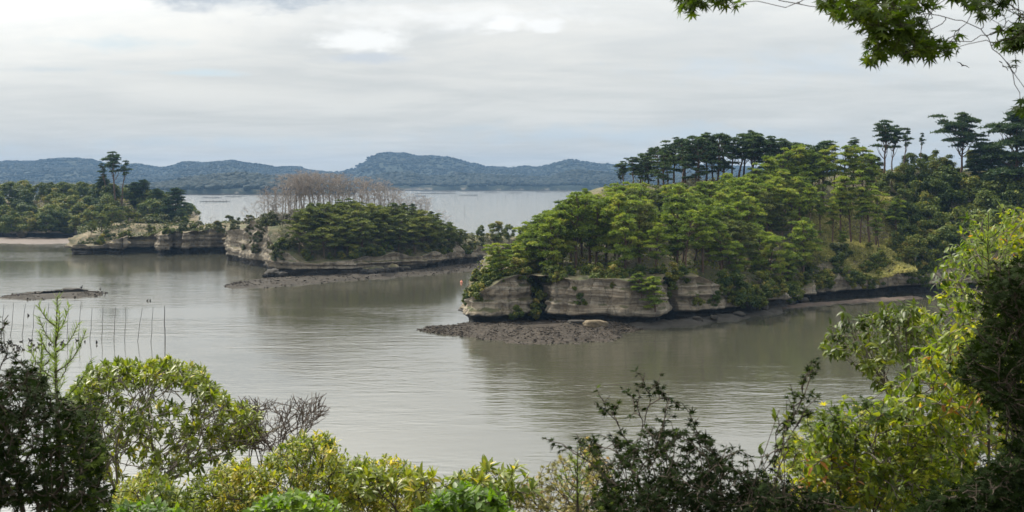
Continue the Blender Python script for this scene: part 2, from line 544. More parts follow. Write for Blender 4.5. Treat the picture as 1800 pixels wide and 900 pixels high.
def height_fn(ctrl, soft=6.0, amp=0.5, seed=3):
    """ctrl: (px, py, depth) points on the ground"""
    P = np.array([(X(a, d), d) for a, b, d in ctrl])
    Hh = np.array([Z(b, d) for a, b, d in ctrl])

    def h(x, y):
        x, y = np.atleast_1d(np.asarray(x, float)), np.atleast_1d(np.asarray(y, float))
        d2 = (x[:, None] - P[None, :, 0]) ** 2 + (y[:, None] - P[None, :, 1]) ** 2
        wgt = 1.0 / (d2 + soft ** 2) ** 1.8
        z = (wgt * Hh).sum(1) / wgt.sum(1)
        return z + amp * fbm(x * 0.12, y * 0.12, 0, seed, 3)
    return h


def island(name, outline, spine, h, mat, n=800, kc=34, ji=40, under=1.9, notch=1.9, rough=1.0, lean=0.18, dip=0.02, seed=1, cove=1.6):
    """outline, spine: (px, depth).  Cliff rings from below water to the rim, then ground rings to the spine."""
    O = resample([(X(a, d), d) for a, d in outline], n)
    S = [(X(a, d), d) for a, d in spine]
    tg = norm(np.roll(O, -1, 0) - np.roll(O, 1, 0))
    nr = np.stack([tg[:, 1], -tg[:, 0]], 1)
    if (O[:, 0] * np.roll(O[:, 1], -1) - np.roll(O[:, 0], -1) * O[:, 1]).sum() < 0:
        nr = -nr
    k = np.hanning(41)
    k /= k.sum()
    nr = norm(np.stack([np.convolve(np.r_[nr[-20:, i], nr[:, i], nr[:20, i]], k, 'valid') for i in (0, 1)], 1))
    cv = cove * fbm(O[:, 0] * 0.09, O[:, 1] * 0.09, 0, seed, 4, 0.55)
    cv = cv + 0.5 * cove * fbm(O[:, 0] * 0.28, O[:, 1] * 0.28, 0, seed + 60, 3)
    O = O + nr * cv[:, None]
    inset = 0.8
    rim_xy = O - nr * inset
    rim = np.maximum(h(rim_xy[:, 0], rim_xy[:, 1]), 1.0)
    V = []
    for i in range(kc):
        t = i / (kc - 1)
        z = -1.2 + t * (rim + 1.2)
        tz = z + dip * O[:, 0]
        # tidal notch, bulge above it, lean back towards the rim
        nl = notch + 0.5 * vnoise(O[:, 0] * 0.13, O[:, 1] * 0.13, 0, seed + 5)
        o = -under * (1 - np.clip((z - nl * 0.7) / 0.6, 0, 1)) * (0.75 + 0.5 * vnoise(O[:, 0] * 0.1, O[:, 1] * 0.1, 3.3, seed + 7))
        o = o - lean * np.maximum(z - nl - 0.6, 0)
        led = vnoise(O[:, 0] * 0.03, O[:, 1] * 0.03, tz * 1.35, seed + 9)
        led2 = vnoise(O[:, 0] * 0.06, O[:, 1] * 0.06, tz * 3.1, seed + 12)
        big = fbm(O[:, 0] * 0.22, O[:, 1] * 0.22, z * 0.22, seed + 20, 4, 0.55)
        sm = fbm(O[:, 0] * 0.9, O[:, 1] * 0.9, z * 1.3, seed + 30, 3)
        crack = -np.clip(0.22 - np.abs(vnoise(O[:, 0] * 0.16, O[:, 1] * 0.16, z * 0.05, seed + 40)), 0, 1) * 4.5
        o = o + rough * (0.46 * np.sign(led) * np.abs(led) ** 0.5 + 0.24 * led2 + 0.75 * big + 0.26 * sm + 0.7 * crack)
        o = o * np.clip((rim - z) / 1.2 + 0.35, 0.35, 1)
        P = O + nr * o[:, None]
        V.append(np.c_[P, z])
    last = V[-1][:, :2].copy()
    Sp = nearest_on(S, last)
    for j in range(1, ji + 1):
        f = (j / ji) ** 1.25
        P = last * (1 - f) + Sp * f
        z = h(P[:, 0], P[:, 1])
        b = min(1.0, j / 3)
        V.append(np.c_[P, rim * (1 - b) + np.maximum(z, 1.0) * b])
    V = np.concatenate(V)
    rows = kc + ji
    i = np.arange(rows - 1)[:, None] * n + np.arange(n)[None]
    j = np.arange(rows - 1)[:, None] * n + (np.arange(n)[None] + 1) % n
    T = np.concatenate([np.stack([i, j, j + n], -1).reshape(-1, 3), np.stack([i, j + n, i + n], -1).reshape(-1, 3)])
    A = (O[:, 0] * np.roll(O[:, 1], -1) - np.roll(O[:, 0], -1) * O[:, 1]).sum()
    if A < 0:
        T = T[:, ::-1]
    return link(name, mesh(name, V, T, mat, smooth=True), kind='structure')


def bank(name, outline, spine, top, mat, n=260, ji=16, amp=0.12, seed=4, fr=0.5):
    """low mud or gravel bank; outline and spine in photo rows on the water"""
    O = resample([(X(a, D(b)), D(b)) for a, b in outline], n)
    O = O + 0.9 * np.stack([fbm(O[:, 0] * 0.2, O[:, 1] * 0.2, 0, seed, 4), fbm(O[:, 0] * 0.2, O[:, 1] * 0.2, 5, seed, 4)], 1)
    S = nearest_on([(X(a, D(b)), D(b)) for a, b in spine], O)
    V = []
    for j in range(ji + 1):
        f = j / ji
        P = O * (1 - f) + S * f
        z = -0.12 + top * (1 - (1 - f) ** 2.0) + amp * fbm(P[:, 0] * fr, P[:, 1] * fr, 0, seed + 3, 5, 0.6) * min(1, f * 5 + 0.3)
        V.append(np.c_[P, z])
    V = np.concatenate(V)
    i = np.arange(ji)[:, None] * n + np.arange(n)[None]
    k = np.arange(ji)[:, None] * n + (np.arange(n)[None] + 1) % n
    T = np.concatenate([np.stack([i, k, k + n], -1).reshape(-1, 3), np.stack([i, k + n, i + n], -1).reshape(-1, 3)])
    if (O[:, 0] * np.roll(O[:, 1], -1) - np.roll(O[:, 0], -1) * O[:, 1]).sum() < 0:
        T = T[:, ::-1]
    o = link(name, mesh(name, V, T, mat, smooth=True), kind='structure')
    return o, V


# main island and the wooded mainland behind it
h_main = height_fn([
    (808, 548, 197), (825, 538, 193), (840, 522, 193), (858, 502, 194), (880, 480, 194), (905, 470, 195), (930, 482, 199), (945, 486, 203), (970, 488, 196), (1010, 487, 194), (1050, 486, 193),
    (1110, 490, 192), (1150, 492, 193), (1200, 490, 198), (1260, 504, 202), (1330, 521, 209), (1380, 522, 219), (1400, 512, 225),
    (1450, 500, 231), (1530, 495, 237), (1610, 494, 246), (1700, 482, 252), (1850, 480, 255), (2100, 480, 256),
    (860, 478, 206), (900, 455, 212), (940, 450, 215), (1000, 440, 222), (1100, 435, 228), (1160, 455, 205), (1200, 425, 240), (1250, 462, 212), (1300, 405, 245),
    (1300, 475, 216), (1400, 470, 234), (1400, 395, 255), (1450, 440, 240), (1500, 440, 245), (1500, 372, 266), (1550, 352, 272), (1560, 440, 250),
    (1600, 345, 277), (1640, 430, 258), (1700, 325, 285), (1700, 420, 265), (1800, 315, 290), (1800, 400, 268), (2100, 300, 290),
    (1000, 400, 262), (1100, 330, 292), (1200, 320, 298), (1300, 314, 300), (1400, 310, 300), (1500, 305, 295), (1600, 296, 290), (1700, 292, 290), (1800, 290, 292),
    (1100, 400, 320), (1250, 390, 330), (1450, 390, 335), (1700, 390, 345), (2100, 390, 345)], 4.0, 0.9)
island('main_island_terrain', [
    (806, 200), (810, 194), (835, 190.5), (870, 190), (905, 190.5), (922, 194), (940, 202), (952, 201), (966, 192.5), (1000, 190.5), (1060, 189), (1110, 188), (1170, 191),
    (1182, 198), (1197, 195), (1260, 199), (1330, 206), (1370, 215), (1395, 223), (1450, 229), (1530, 235), (1610, 244), (1700, 249), (1850, 252), (2100, 253),
    (2400, 270), (2400, 340), (2000, 350), (1700, 348), (1400, 340), (1200, 335), (1080, 325), (1010, 296), (940, 256), (880, 230), (830, 212)],
    [(838, 199), (900, 205), (950, 216), (1100, 248), (1300, 268), (1500, 282), (1800, 298), (2300, 305)], h_main, M['rock'],
    n=1500, kc=40, ji=46, under=2.1, notch=1.7, seed=2, cove=1.5)

h_mid = height_fn([
    (483, 428, 290), (495, 455, 289), (540, 462, 288), (600, 456, 291), (660, 452, 297), (720, 450, 306), (780, 448, 320), (830, 445, 334), (860, 435, 346),
    (480, 398, 302), (500, 390, 306), (540, 376, 318), (600, 368, 322), (660, 370, 326), (700, 375, 330), (740, 385, 336), (780, 408, 340), (820, 424, 344),
    (440, 396, 318), (410, 402, 336), (440, 405, 345), (560, 415, 302), (640, 412, 308), (700, 415, 316), (500, 380, 330),
    (600, 372, 345), (700, 385, 352), (780, 415, 360), (500, 400, 365), (600, 405, 372), (860, 415, 356), (900, 412, 362), (920, 425, 366)], 4.0, 0.9, 8)
island('middle_island_terrain', [
    (476, 296), (482, 291), (500, 289), (560, 288.5), (620, 291), (680, 298), (740, 308), (800, 324), (845, 340), (900, 352), (950, 365), (940, 378), (850, 378), (760, 378),
    (650, 388), (520, 386), (430, 376), (395, 362), (398, 345), (430, 334), (455, 318)],
    [(505, 312), (600, 330), (720, 345), (850, 358), (900, 362)], h_mid, M['rock_mid'], n=1000, kc=32, ji=34, under=1.2, notch=1.7, lean=0.10, seed=31, cove=1.3)

h_left = height_fn([
    (132, 437, 378), (150, 428, 373), (180, 431, 375), (205, 424, 373), (232, 412, 375), (250, 420, 379), (285, 416, 371), (302, 404, 379), (340, 409, 379), (380, 402, 382), (412, 410, 378), (436, 402, 369), (470, 396, 367),
    (160, 412, 384), (200, 398, 390), (260, 387, 397), (320, 395, 396), (400, 392, 390), (250, 395, 420), (350, 400, 415), (450, 398, 400), (500, 400, 390)], 3.5, 0.9, 12)
island('headland_terrain', [
    (128, 382), (131, 376), (150, 371), (175, 374), (200, 370), (228, 371), (240, 378), (262, 380), (274, 371), (284, 368.5), (296, 370), (304, 378), (325, 374), (350, 380), (385, 381), (412, 377), (422, 369), (436, 366), (450, 372), (475, 366), (520, 362), (520, 400), (440, 415), (330, 430), (230, 430), (160, 400)],
    [(170, 388), (260, 400), (380, 398), (490, 384)], h_left, M['rock_left'], n=800, kc=30, ji=26, under=2.8, notch=2.2, lean=0.25, seed=51, cove=2.8, rough=1.7)

h_wood = height_fn([
    (-200, 412, 492), (0, 412, 492), (130, 410, 490), (250, 405, 480), (320, 402, 470), (-200, 355, 540), (0, 355, 530), (100, 352, 526), (200, 352, 515), (280, 365, 500), (320, 385, 490),
    (-200, 370, 600), (0, 370, 600), (200, 380, 580), (330, 400, 540)], 9.0, 0.8, 16)
island('wooded_shore_terrain', [
    (-260, 487), (-100, 486), (0, 486), (70, 487), (130, 484), (180, 450), (250, 440), (320, 440), (350, 455), (350, 540), (250, 600), (0, 630), (-260, 630)],
    [(-200, 545), (0, 540), (150, 530), (280, 500)], h_wood, M['rock_left'], n=500, kc=14, ji=26, under=0.5, notch=1.2, lean=0.4, seed=71)

# banks
b_main, V_main = bank('gravel_beach', [
    (722, 580), (760, 575), (806, 572), (830, 566), (900, 562), (1000, 562), (1100, 566), (1160, 574), (1128, 581), (1085, 587), (1108, 594), (1085, 601), (1000, 606.5), (900, 605.5), (840, 599), (800, 590), (760, 585)],
    [(780, 580), (850, 580), (960, 583), (1060, 578)], 0.75, M['gravel'], n=420, ji=34, amp=0.22, fr=0.6)
b_mid, V_mid = bank('mud_spit', [
    (390, 503), (440, 493), (488, 487), (560, 485), (650, 479), (740, 473), (832, 463), (870, 462), (838, 477), (760, 483), (690, 489), (600, 495), (520, 503), (455, 508), (400, 507)],
    [(430, 500), (520, 493), (650, 485), (760, 477), (840, 468)], 0.7, M['mud'], n=400, ji=20, amp=0.2, seed=9)
b_islet, V_islet = bank('mud_islet', [
    (-4, 525), (20, 519), (60, 514), (105, 510), (150, 510), (182, 514), (189, 520), (150, 524), (90, 526.5), (30, 527.5)],
    [(40, 521), (100, 516), (160, 517)], 0.65, M['mud'], n=260, ji=16, amp=0.15, seed=14)
bank('tidal_flat', [(-160, 417), (0, 416), (125, 418), (160, 423), (128, 428), (60, 431), (0, 428), (-160, 430)], [(-120, 423), (100, 423)], 0.5, M['red_mud'], n=200, ji=10, seed=19)
bank('shelf_rock', [(1090, 572), (1200, 564), (1300, 550), (1380, 536), (1372, 549), (1300, 562), (1200, 573), (1110, 581)], [(1130, 574), (1220, 566), (1340, 547)], 0.7, M['dark_stone'], n=260, ji=10, amp=0.25, seed=23)
bank('reddish_mud_flat', [(1345, 545), (1380, 537), (1420, 531), (1500, 527), (1620, 521), (1625, 525), (1500, 532), (1450, 537), (1400, 541)], [(1390, 539), (1500, 530), (1600, 523)], 0.45, M['red_mud'], n=200, ji=8, amp=0.15, seed=27)

ICO = None


def ico():
    global ICO
    if ICO is None:
        p = (1 + 5 ** 0.5) / 2
        v = norm(np.array([(-1, p, 0), (1, p, 0), (-1, -p, 0), (1, -p, 0), (0, -1, p), (0, 1, p), (0, -1, -p), (0, 1, -p), (p, 0, -1), (p, 0, 1), (-p, 0, -1), (-p, 0, 1)]))
        f = np.array([(0, 11, 5), (0, 5, 1), (0, 1, 7), (0, 7, 10), (0, 10, 11), (1, 5, 9), (5, 11, 4), (11, 10, 2), (10, 7, 6), (7, 1, 8), (3, 9, 4), (3, 4, 2), (3, 2, 6), (3, 6, 8), (3, 8, 9), (4, 9, 5), (2, 4, 11), (6, 2, 10), (8, 6, 7), (9, 8, 1)])
        ICO = v, f
    return ICO


def lumps(P, S, jit=0.25, tint=None):
    """many small irregular lumps; P centres Nx3, S sizes Nx3"""
    v, f = ico()
    N = len(P)
    V = v[None] * (1 + rng.normal(0, jit, (N, 12, 1)).clip(-0.5, 0.6))
    a = R(0, 6.28, N)
    c, s = np.cos(a)[:, None], np.sin(a)[:, None]
    V = np.stack([V[..., 0] * S[:, None, 0] * c - V[..., 1] * S[:, None, 1] * s, V[..., 0] * S[:, None, 0] * s + V[..., 1] * S[:, None, 1] * c, V[..., 2] * S[:, None, 2]], -1) + P[:, None]
    T = f[None] + (np.arange(N) * 12)[:, None, None]
    tt = np.repeat(R(0, 1, N) if tint is None else tint, 12)
    return V.reshape(-1, 3), T.reshape(-1, 3), tt


def pebbles(name, Vb, n, s0, s1, mat, zmin=0.02):
    P = Vb[Vb[:, 2] > zmin]
    i = rng.integers(0, len(P), n)
    Q = P[i] + np.c_[R(-0.8, 0.8, n), R(-0.8, 0.8, n), np.zeros(n)]
    s = s0 * (s1 / s0) ** (R(0, 1, n) ** 2.5)
    S = np.stack([s * R(0.7, 1.3, n), s * R(0.7, 1.3, n), s * R(0.4, 0.8, n)], 1)
    V, T, tt = lumps(Q, S, 0.2)
    o = link(name, mesh(name, V, T, mat), kind='stuff')
    return o


tag(pebbles('beach_gravel', V_main, 9000, 0.05, 0.26, M['gravel']), 'dark gravel and shell rubble on the beach below the big island', 'gravel')
tag(pebbles('spit_stones', V_mid, 3500, 0.07, 0.36, M['gravel']), 'dark stones strewn along the mud spit of the middle island', 'gravel')
tag(pebbles('islet_stones', V_islet, 700, 0.08, 0.3, M['gravel']), 'dark stones on the low mud islet', 'gravel')


def boulder(name, label, px, py, d, sx, sy, sz, mat, seed, z=None, group=None):
    n, mm = 26, 16
    th = np.linspace(0, math.pi, mm)
    ph = np.arange(n) * 2 * math.pi / n
    d3 = np.stack([np.sin(th)[:, None] * np.cos(ph)[None], np.sin(th)[:, None] * np.sin(ph)[None], np.cos(th)[:, None] * np.ones(n)[None]], -1)
    r = 1 + 0.28 * fbm(d3[..., 0] * 1.3, d3[..., 1] * 1.3, d3[..., 2] * 1.3, seed, 4) + 0.0
    q = np.abs(d3) ** 2.6
    r = r / (q.sum(-1)) ** (1 / 2.6)
    V = d3 * r[..., None] * np.array((sx, sy, sz))
    i = np.arange(mm - 1)[:, None] * n + np.arange(n)[None]
    k = np.arange(mm - 1)[:, None] * n + (np.arange(n)[None] + 1) % n
    T = np.concatenate([np.stack([i, i + n, k + n], -1).reshape(-1, 3), np.stack([i, k + n, k], -1).reshape(-1, 3)])
    o = link(name, mesh(name, V.reshape(-1, 3), T, mat, smooth=True), loc=(X(px, d), d, (Z(py, d) if z is None else z)))
    return tag(o, label, 'boulder', group)


boulder('boulder', 'rounded tan boulder lying on the gravel beach under the cliff', 1046, 573, 184.5, 1.9, 1.2, 0.75, M['stone'], 5, 0.95)
boulder('boulder', 'low grey boulder lying just behind the tan boulder on the beach', 1018, 571, 187, 1.9, 1.0, 0.55, M['dark_stone'], 9, 0.8)
boulder('boulder', 'dark rock ledge resting on top of the low mud islet', 128, 511, 243, 2.6, 1.2, 0.55, M['dark_stone'], 12, 0.75)
boulder('boulder', 'pale lone rock standing on the tidal flat by the wooded left shore', 38, 414, 482, 2.2, 1.8, 1.7, M['stone'], 16, 1.6)
for k, (px, d, s) in enumerate(((473, 283, 0.9), (480, 285, 1.3), (488, 284, 0.8), (497, 282, 0.9), (466, 281, 0.6), (648, 291, 1.3), (664, 292, 1.5), (676, 293, 1.3), (690, 295, 1.7), (702, 297, 1.2), (655, 288, 1.0), (712, 299, 1.1), (640, 289, 0.9))):
    if k < 5:
        lab, grp = 'dark boulder in the small heap at the left foot of the middle cliff', 'boulders at the left foot of the middle cliff'
    else:
        lab, grp = 'fallen grey rock slab at the foot of the middle island cliff', 'fallen slabs below the middle island'
    boulder('boulder', lab, px, 0, d, s * 1.2, s, s * 0.8, M['dark_stone'] if k < 5 else M['rock_mid'], 30 + k, 0.6 + s * 0.3, grp)
for k, (px, d) in enumerate(((1255, 195.5), (1300, 200), (1385, 219), (1410, 224), (1226, 193), (1345, 209))):
    boulder('boulder', 'small dark boulder on the rock shelf under the long right cliff', px, 0, d, R(0.6, 1.2), 0.7, 0.5, M['dark_stone'], 60 + k, 0.7, 'boulders under the long right cliff')


# ------------------------------------------------------------------ far hills and shores
def hill(name, label, ridge, d_shore, d_ridge, seed, trees, tsize, wood_label, rises=1.0):
    rp = np.array(ridge, float)
    px = np.linspace(rp[0, 0], rp[-1, 0], 420)
    py = np.interp(px, rp[:, 0], rp[:, 1])
    nv = 34
    V = []
    for j in range(nv):
        v = j / (nv - 1) * 1.25
        d = d_shore + (d_ridge - d_shore) * v
        x = X(px, d_ridge) * (d / d_ridge) if d > d_shore else X(px, d)
        zr = np.maximum(Z(py, d_ridge) - tsize * 0.8, 2)
        prof = np.clip(v, 0, 1) ** 0.75 if v <= 1 else 1 - (v - 1) * 2.5
        z = zr * prof + zr * 0.16 * fbm(x / 260, np.full_like(x, d / 260), 0, seed, 4) * min(1, v * 3) * (1 if v < 0.9 else max(0, (1.0 - v) * 10)) - (3 if v == 0 else 0)
        if v > 0:
            z = np.maximum(z, 0) + (9 * rises if 0.02 < v else 0) * np.clip(1 - v * 2.0, 0, 1)
        V.append(np.c_[x, np.full_like(x, d), z])
    V = np.array(V)
    n = len(px)
    i = np.arange(nv - 1)[:, None] * n + np.arange(n - 1)[None]
    T = np.concatenate([np.stack([i, i + 1, i + n + 1], -1).reshape(-1, 3), np.stack([i, i + n + 1, i + n], -1).reshape(-1, 3)])
    link(name, mesh(name, V.reshape(-1, 3), T, M['hill'], smooth=True), kind='structure')
    # tree cover, denser on the crest
    jj = np.r_[rng.integers(2, nv - 6, trees), rng.integers(int(nv / 1.25) - 3, int(nv / 1.25) + 1, trees // 3)]
    ii = rng.integers(0, n, len(jj))
    P = V[jj, ii] + np.c_[rng.normal(0, abs(V[0, 1, 0] - V[0, 0, 0]), len(jj)), rng.normal(0, (d_ridge - d_shore) / nv / 2, len(jj)), np.zeros(len(jj))]
    ok = P[:, 2] > 8 * rises + 8 * fbm(P[:, 0] / 40, P[:, 1] / 40, 0, seed + 4, 3)
    P = P[ok]
    s = tsize * R(0.55, 1.15, len(P))
    P[:, 2] += s * 0.15
    Vt, Tt, tt = lumps(P, np.stack([s * 0.9, s * 0.9, s * 0.6], 1), 0.22)
    o = link('distant_forest', mesh('distant_forest', Vt, Tt, M['far'], tt), kind='stuff')
    tag(o, wood_label, 'forest')


hill('far_hill', '', [(-420, 290), (-200, 284), (0, 281), (30, 281), (60, 282), (90, 278), (125, 276), (160, 278), (185, 286), (215, 289), (240, 286), (262, 291), (285, 294), (310, 288), (330, 282),
                      (360, 284), (380, 282), (405, 279), (430, 283), (465, 287), (480, 291), (520, 290), (545, 297), (600, 303), (640, 312)], 3300, 4300, 3, 12000, 8,
     'blue hazy forest covering the long far ridge on the left')
hill('far_hill', '', [(560, 312), (600, 302), (625, 297), (640, 287), (655, 276), (672, 269), (690, 268), (710, 268), (735, 272), (760, 271), (790, 274), (810, 280), (830, 284), (850, 290), (870, 291), (900, 293),
                      (920, 290), (945, 292), (960, 290), (985, 284), (1000, 283), (1020, 286), (1050, 290), (1070, 290), (1100, 288), (1150, 292), (1250, 290), (1400, 295), (1700, 300), (2200, 300)], 3600, 4500, 5, 12000, 8,
     'blue hazy forest covering the flat topped far hill right of centre')
hill('far_shore', '', [(-420, 330), (-200, 318), (0, 318), (200, 322), (270, 320), (300, 317), (320, 312), (350, 308), (400, 304), (430, 303), (460, 307), (500, 310), (540, 312), (580, 320), (620, 334)], 1960, 2250, 7, 6500, 10,
     'dark wooded low shore across the bay on the left', 0.8)
hill('far_shore', '', [(560, 328), (610, 318), (640, 310), (660, 305), (690, 300), (720, 301), (750, 307), (775, 308), (800, 302), (830, 303), (880, 305), (930, 308), (960, 309), (990, 302), (1010, 296), (1030, 297), (1060, 300),
                       (1100, 303), (1250, 305), (1500, 310), (1800, 312), (2200, 312)], 2780, 3100, 9, 8500, 11,
     'dark wooded shore with pale cliffs across the bay in the centre', 1.0)


# ------------------------------------------------------------------ tree kinds
def blades(P, n, l0, l1, w0, w1, up=0.8, flat=1.0):
    """n thin blades at every tuft point"""
    N = len(P)
    d = rng.normal(0, 1, (N, n, 3))
    d[..., 2] = d[..., 2] * flat + up
    d = norm(d)
    s = norm(np.cross(d, rng.normal(0, 1, (N, n, 3))))
    L = R(l0, l1, (N, n, 1))
    wd = R(w0, w1, (N, n, 1))
    p = P[:, None, :]
    V = np.stack([p + d * L * 0.15 - s * wd, p + d * L * 0.15 + s * wd, p + d * L], 2)
    return V.reshape(-1, 3), np.arange(N * n * 3).reshape(-1, 3)


def facets(P, l0, l1, out=None, k=0.6):
    """one rhombic leaf-cluster facet at every point"""
    N = len(P)
    nn = rng.normal(0, 1, (N, 3))
    if out is not None:
        nn = norm(nn) * (1 - k) + out * k
    nn = norm(nn + np.array((0, 0, 0.3)))
    a = norm(np.cross(nn, rng.normal(0, 1, (N, 3))))
    b = np.cross(nn, a)
    L = R(l0, l1, (N, 1))
    Wd = L * R(0.45, 0.8, (N, 1))
    bend = nn * L * 0.25
    V = np.stack([P - a * L, P - b * Wd + bend, P + a * L, P + b * Wd + bend], 1)
    i = np.arange(N)[:, None] * 4
    T = np.concatenate([i + np.array([[0, 1, 2]]), i + np.array([[0, 2, 3]])])
    return V.reshape(-1, 3), T


class Kind:
    """shared meshes of one sort of tree: trunk (with limbs) and crown"""
    def __init__(self, trunk, crown, H, name):
        self.trunk, self.crown, self.H, self.name = trunk, crown, H, name


def make_pine(H=12.0, lo=0.42, spread=3.0, npads=16, pad=(0.8, 1.5), lean=0.5, mat='pine', top_wide=0.5, per=60, shape='cone', name='pine_tree', bl=(0.30, 0.62), up=0.38, flat=0.5):
    n = 8
    t = np.linspace(0, 1, n)
    la = R(0, 6.28)
    wob = np.cumsum(rng.normal(0, 0.22, (n, 2)), 0) * (H / 12)
    tr = np.c_[lean * np.cos(la) * t ** 1.6 * H / 12 + wob[:, 0] * t, lean * np.sin(la) * t ** 1.6 * H / 12 + wob[:, 1] * t, t * H * 0.96]
    tr[0, :2] = 0
    r0 = 0.021 * H
    paths = [(tr, r0 * (1 - t * 0.82))]
    tp = lambda q: np.array([np.interp(q, t, tr[:, k]) for k in range(3)])
    pads = []
    ga = R(0, 6.28)
    for k in range(npads):
        f = (k + 0.5) / npads
        q = lo + (1 - lo) * f ** 0.85
        if shape == 'cone':
            rad = spread * (0.35 + 0.65 * math.sin(math.pi * min(1, (1 - (q - lo) / (1 - lo)) * 0.75 + 0.12))) * R(0.3, 1.2)
        else:
            rad = spread * R(0.15, 1.0) * (0.75 + 0.25 * f)
        if k == npads - 1:
            rad = 0.1
        ga += 2.4 + R(-0.5, 0.5)
        c = tp(q) + np.array((math.cos(ga) * rad, math.sin(ga) * rad, R(-0.45, 0.75) + (0.5 if shape != 'cone' else 0)))
        rx = R(*pad) * (1.15 - 0.35 * f if shape == 'cone' else 1.0)
        pads.append((c, rx, rx * R(0.14, 0.26)))
        st = tp(max(lo * 0.75, q - 0.10 - 0.03 * rad))
        P = bez(st, c - np.array((0, 0, rx * 0.1)), np.array((math.cos(ga), math.sin(ga), 0.5)), 0.4, 4, 0.03)
        paths.append((P, np.linspace(r0 * 0.32, r0 * 0.1, 4)))
        # a side branch with a smaller pad
        if rad > 0.8:
            a2 = ga + R(0.5, 0.9) * (1 if R() > 0.5 else -1)
            c2 = tp(q) + np.array((math.cos(a2) * rad * 0.75, math.sin(a2) * rad * 0.75, R(-0.3, 0.4) + (0.4 if shape != 'cone' else 0)))
            pads.append((c2, rx * 0.7, rx * 0.22))
            paths.append((bez(P[1], c2, norm(c2 - P[1]), 0.4, 3, 0.02), np.linspace(r0 * 0.2, r0 * 0.08, 3)))
    for q in R(0.08, max(lo, 0.1), 4):      # dead stubs on the bare trunk
        a = R(0, 6.28)
        p = tp(q)
        paths.append((np.array([p, p + np.array((math.cos(a), math.sin(a), R(-0.1, 0.3))) * R(0.4, 1.2)]), np.array((r0 * 0.14, r0 * 0.05))))
    pts, tint = [], []
    for c, rx, rz in pads:
        m = int(per * rx * rx) + 10
        a, rr = R(0, 6.28, m), np.sqrt(R(0, 1, m)) * (1 + 0.25 * rng.normal(0, 1, m)).clip(0.3, 1.4)
        zt = np.clip(1 - rr ** 2, -0.3, 1)
        ea = math.atan2(c[1] - tr[-1, 1], c[0] - tr[-1, 0])
        ex, ey = np.cos(a) * rr * rx * 1.25, np.sin(a) * rr * rx * 0.85
        pts.append(c + np.c_[ex * math.cos(ea) - ey * math.sin(ea), ex * math.sin(ea) + ey * math.cos(ea), rz * zt * R(0.1, 1.0, m) - 0.10 * rr * rx])
        tint.append(np.clip(R(0.15, 0.85) + rng.normal(0, 0.16, m), 0, 1))
    P = np.concatenate(pts)
    tint = np.concatenate(tint)
    V, T = blades(P, 6, bl[0], bl[1], 0.06, 0.12, up, flat)
    crown = mesh('crown', V, T, M[mat], np.repeat(tint, 18))
    Vt, Tt = tubes(paths, 6)
    trunk = mesh('trunk', Vt, Tt, M['bark'], smooth=True)
    return Kind(trunk, crown, H, name)


def make_broad(H=9.0, spread=3.6, clumps=26, leaves=150, mat='broad', lo=0.12, ls=(0.16, 0.34), name='broadleaf_tree', bark='bark_grey'):
    cl = []
    for k in range(clumps):
        f = R(0, 1)
        q = lo + (1 - lo) * f
        rad = spread * math.sin(math.pi * (0.18 + 0.76 * f)) * math.sqrt(R(0.1, 1))
        a = R(0, 6.28)
        cl.append((math.cos(a) * rad, math.sin(a) * rad, q * H * 0.92))
    cl = np.array(cl)
    rs = R(0.20, 0.36, clumps) * spread
    paths, _ = branch_to((0, 0, 0), cl, 0.022 * H, f=(0.25, 0.5), rmin=0.02, n=4)
    pts, outs, tint = [], [], []
    for c, r in zip(cl, rs):
        m = int(leaves * (r / (0.28 * spread)) ** 2)
        u = norm(rng.normal(0, 1, (m, 3)) + np.array((0, 0, 0.35)))
        rr = r * R(0.35, 1.0, (m, 1)) ** 0.5 * (1 + 0.2 * rng.normal(0, 1, (m, 1)))
        pts.append(c + u * rr * np.array((1, 1, 0.75)))
        outs.append(u)
        tint.append(np.clip(R(0.15, 0.7) + rng.normal(0, 0.16, m), 0, 1))
    P = np.concatenate(pts)
    V, T = facets(P, ls[0], ls[1], np.concatenate(outs), 0.5)
    crown = mesh('crown', V, T, M[mat], np.repeat(np.concatenate(tint), 4))
    Vt, Tt = tubes(paths, 5)
    return Kind(mesh('trunk', Vt, Tt, M[bark], smooth=True), crown, H, name)


def make_dead(H=10.0, spread=2.6, npads=11, lo=0.42, per=13):
    n = 8
    t = np.linspace(0, 1, n)
    wob = np.cumsum(rng.normal(0, 0.26, (n, 2)), 0)
    tr = np.c_[wob * t[:, None], t * H * 0.93]
    r0 = 0.014 * H
    tp = lambda q: np.array([np.interp(q, t, tr[:, k]) for k in range(3)])
    paths = []
    ga = R(0, 6.28)
    for k in range(npads):
        q = lo + (0.99 - lo) * ((k + 0.5) / npads) ** 0.8
        rad = spread * R(0.35, 1.0)
        ga += 2.4 + R(-0.6, 0.6)
        c = tp(q) + np.array((math.cos(ga) * rad, math.sin(ga) * rad, R(0.1, 0.9)))
        tg = c + np.c_[rng.normal(0, 0.55, (per, 2)), rng.normal(0.1, 0.22, per)]
        pb, _ = branch_to(tp(max(0.2, q - 0.1)), tg, r0 * 0.36, (math.cos(ga), math.sin(ga), R(-0.1, 0.5)), (0.3, 0.6), 0.022, 0.09, 5, 0.4)
        paths += pb
    V1, T1 = tubes([(tr, r0 * (1 - 0.72 * t))], 6)
    V2, T2 = tubes(paths, 4)
    return Kind(mesh('trunk', V1, T1, M['dead'], smooth=True), mesh('branches', V2, T2, M['dead'], smooth=True), H, 'dead_tree')


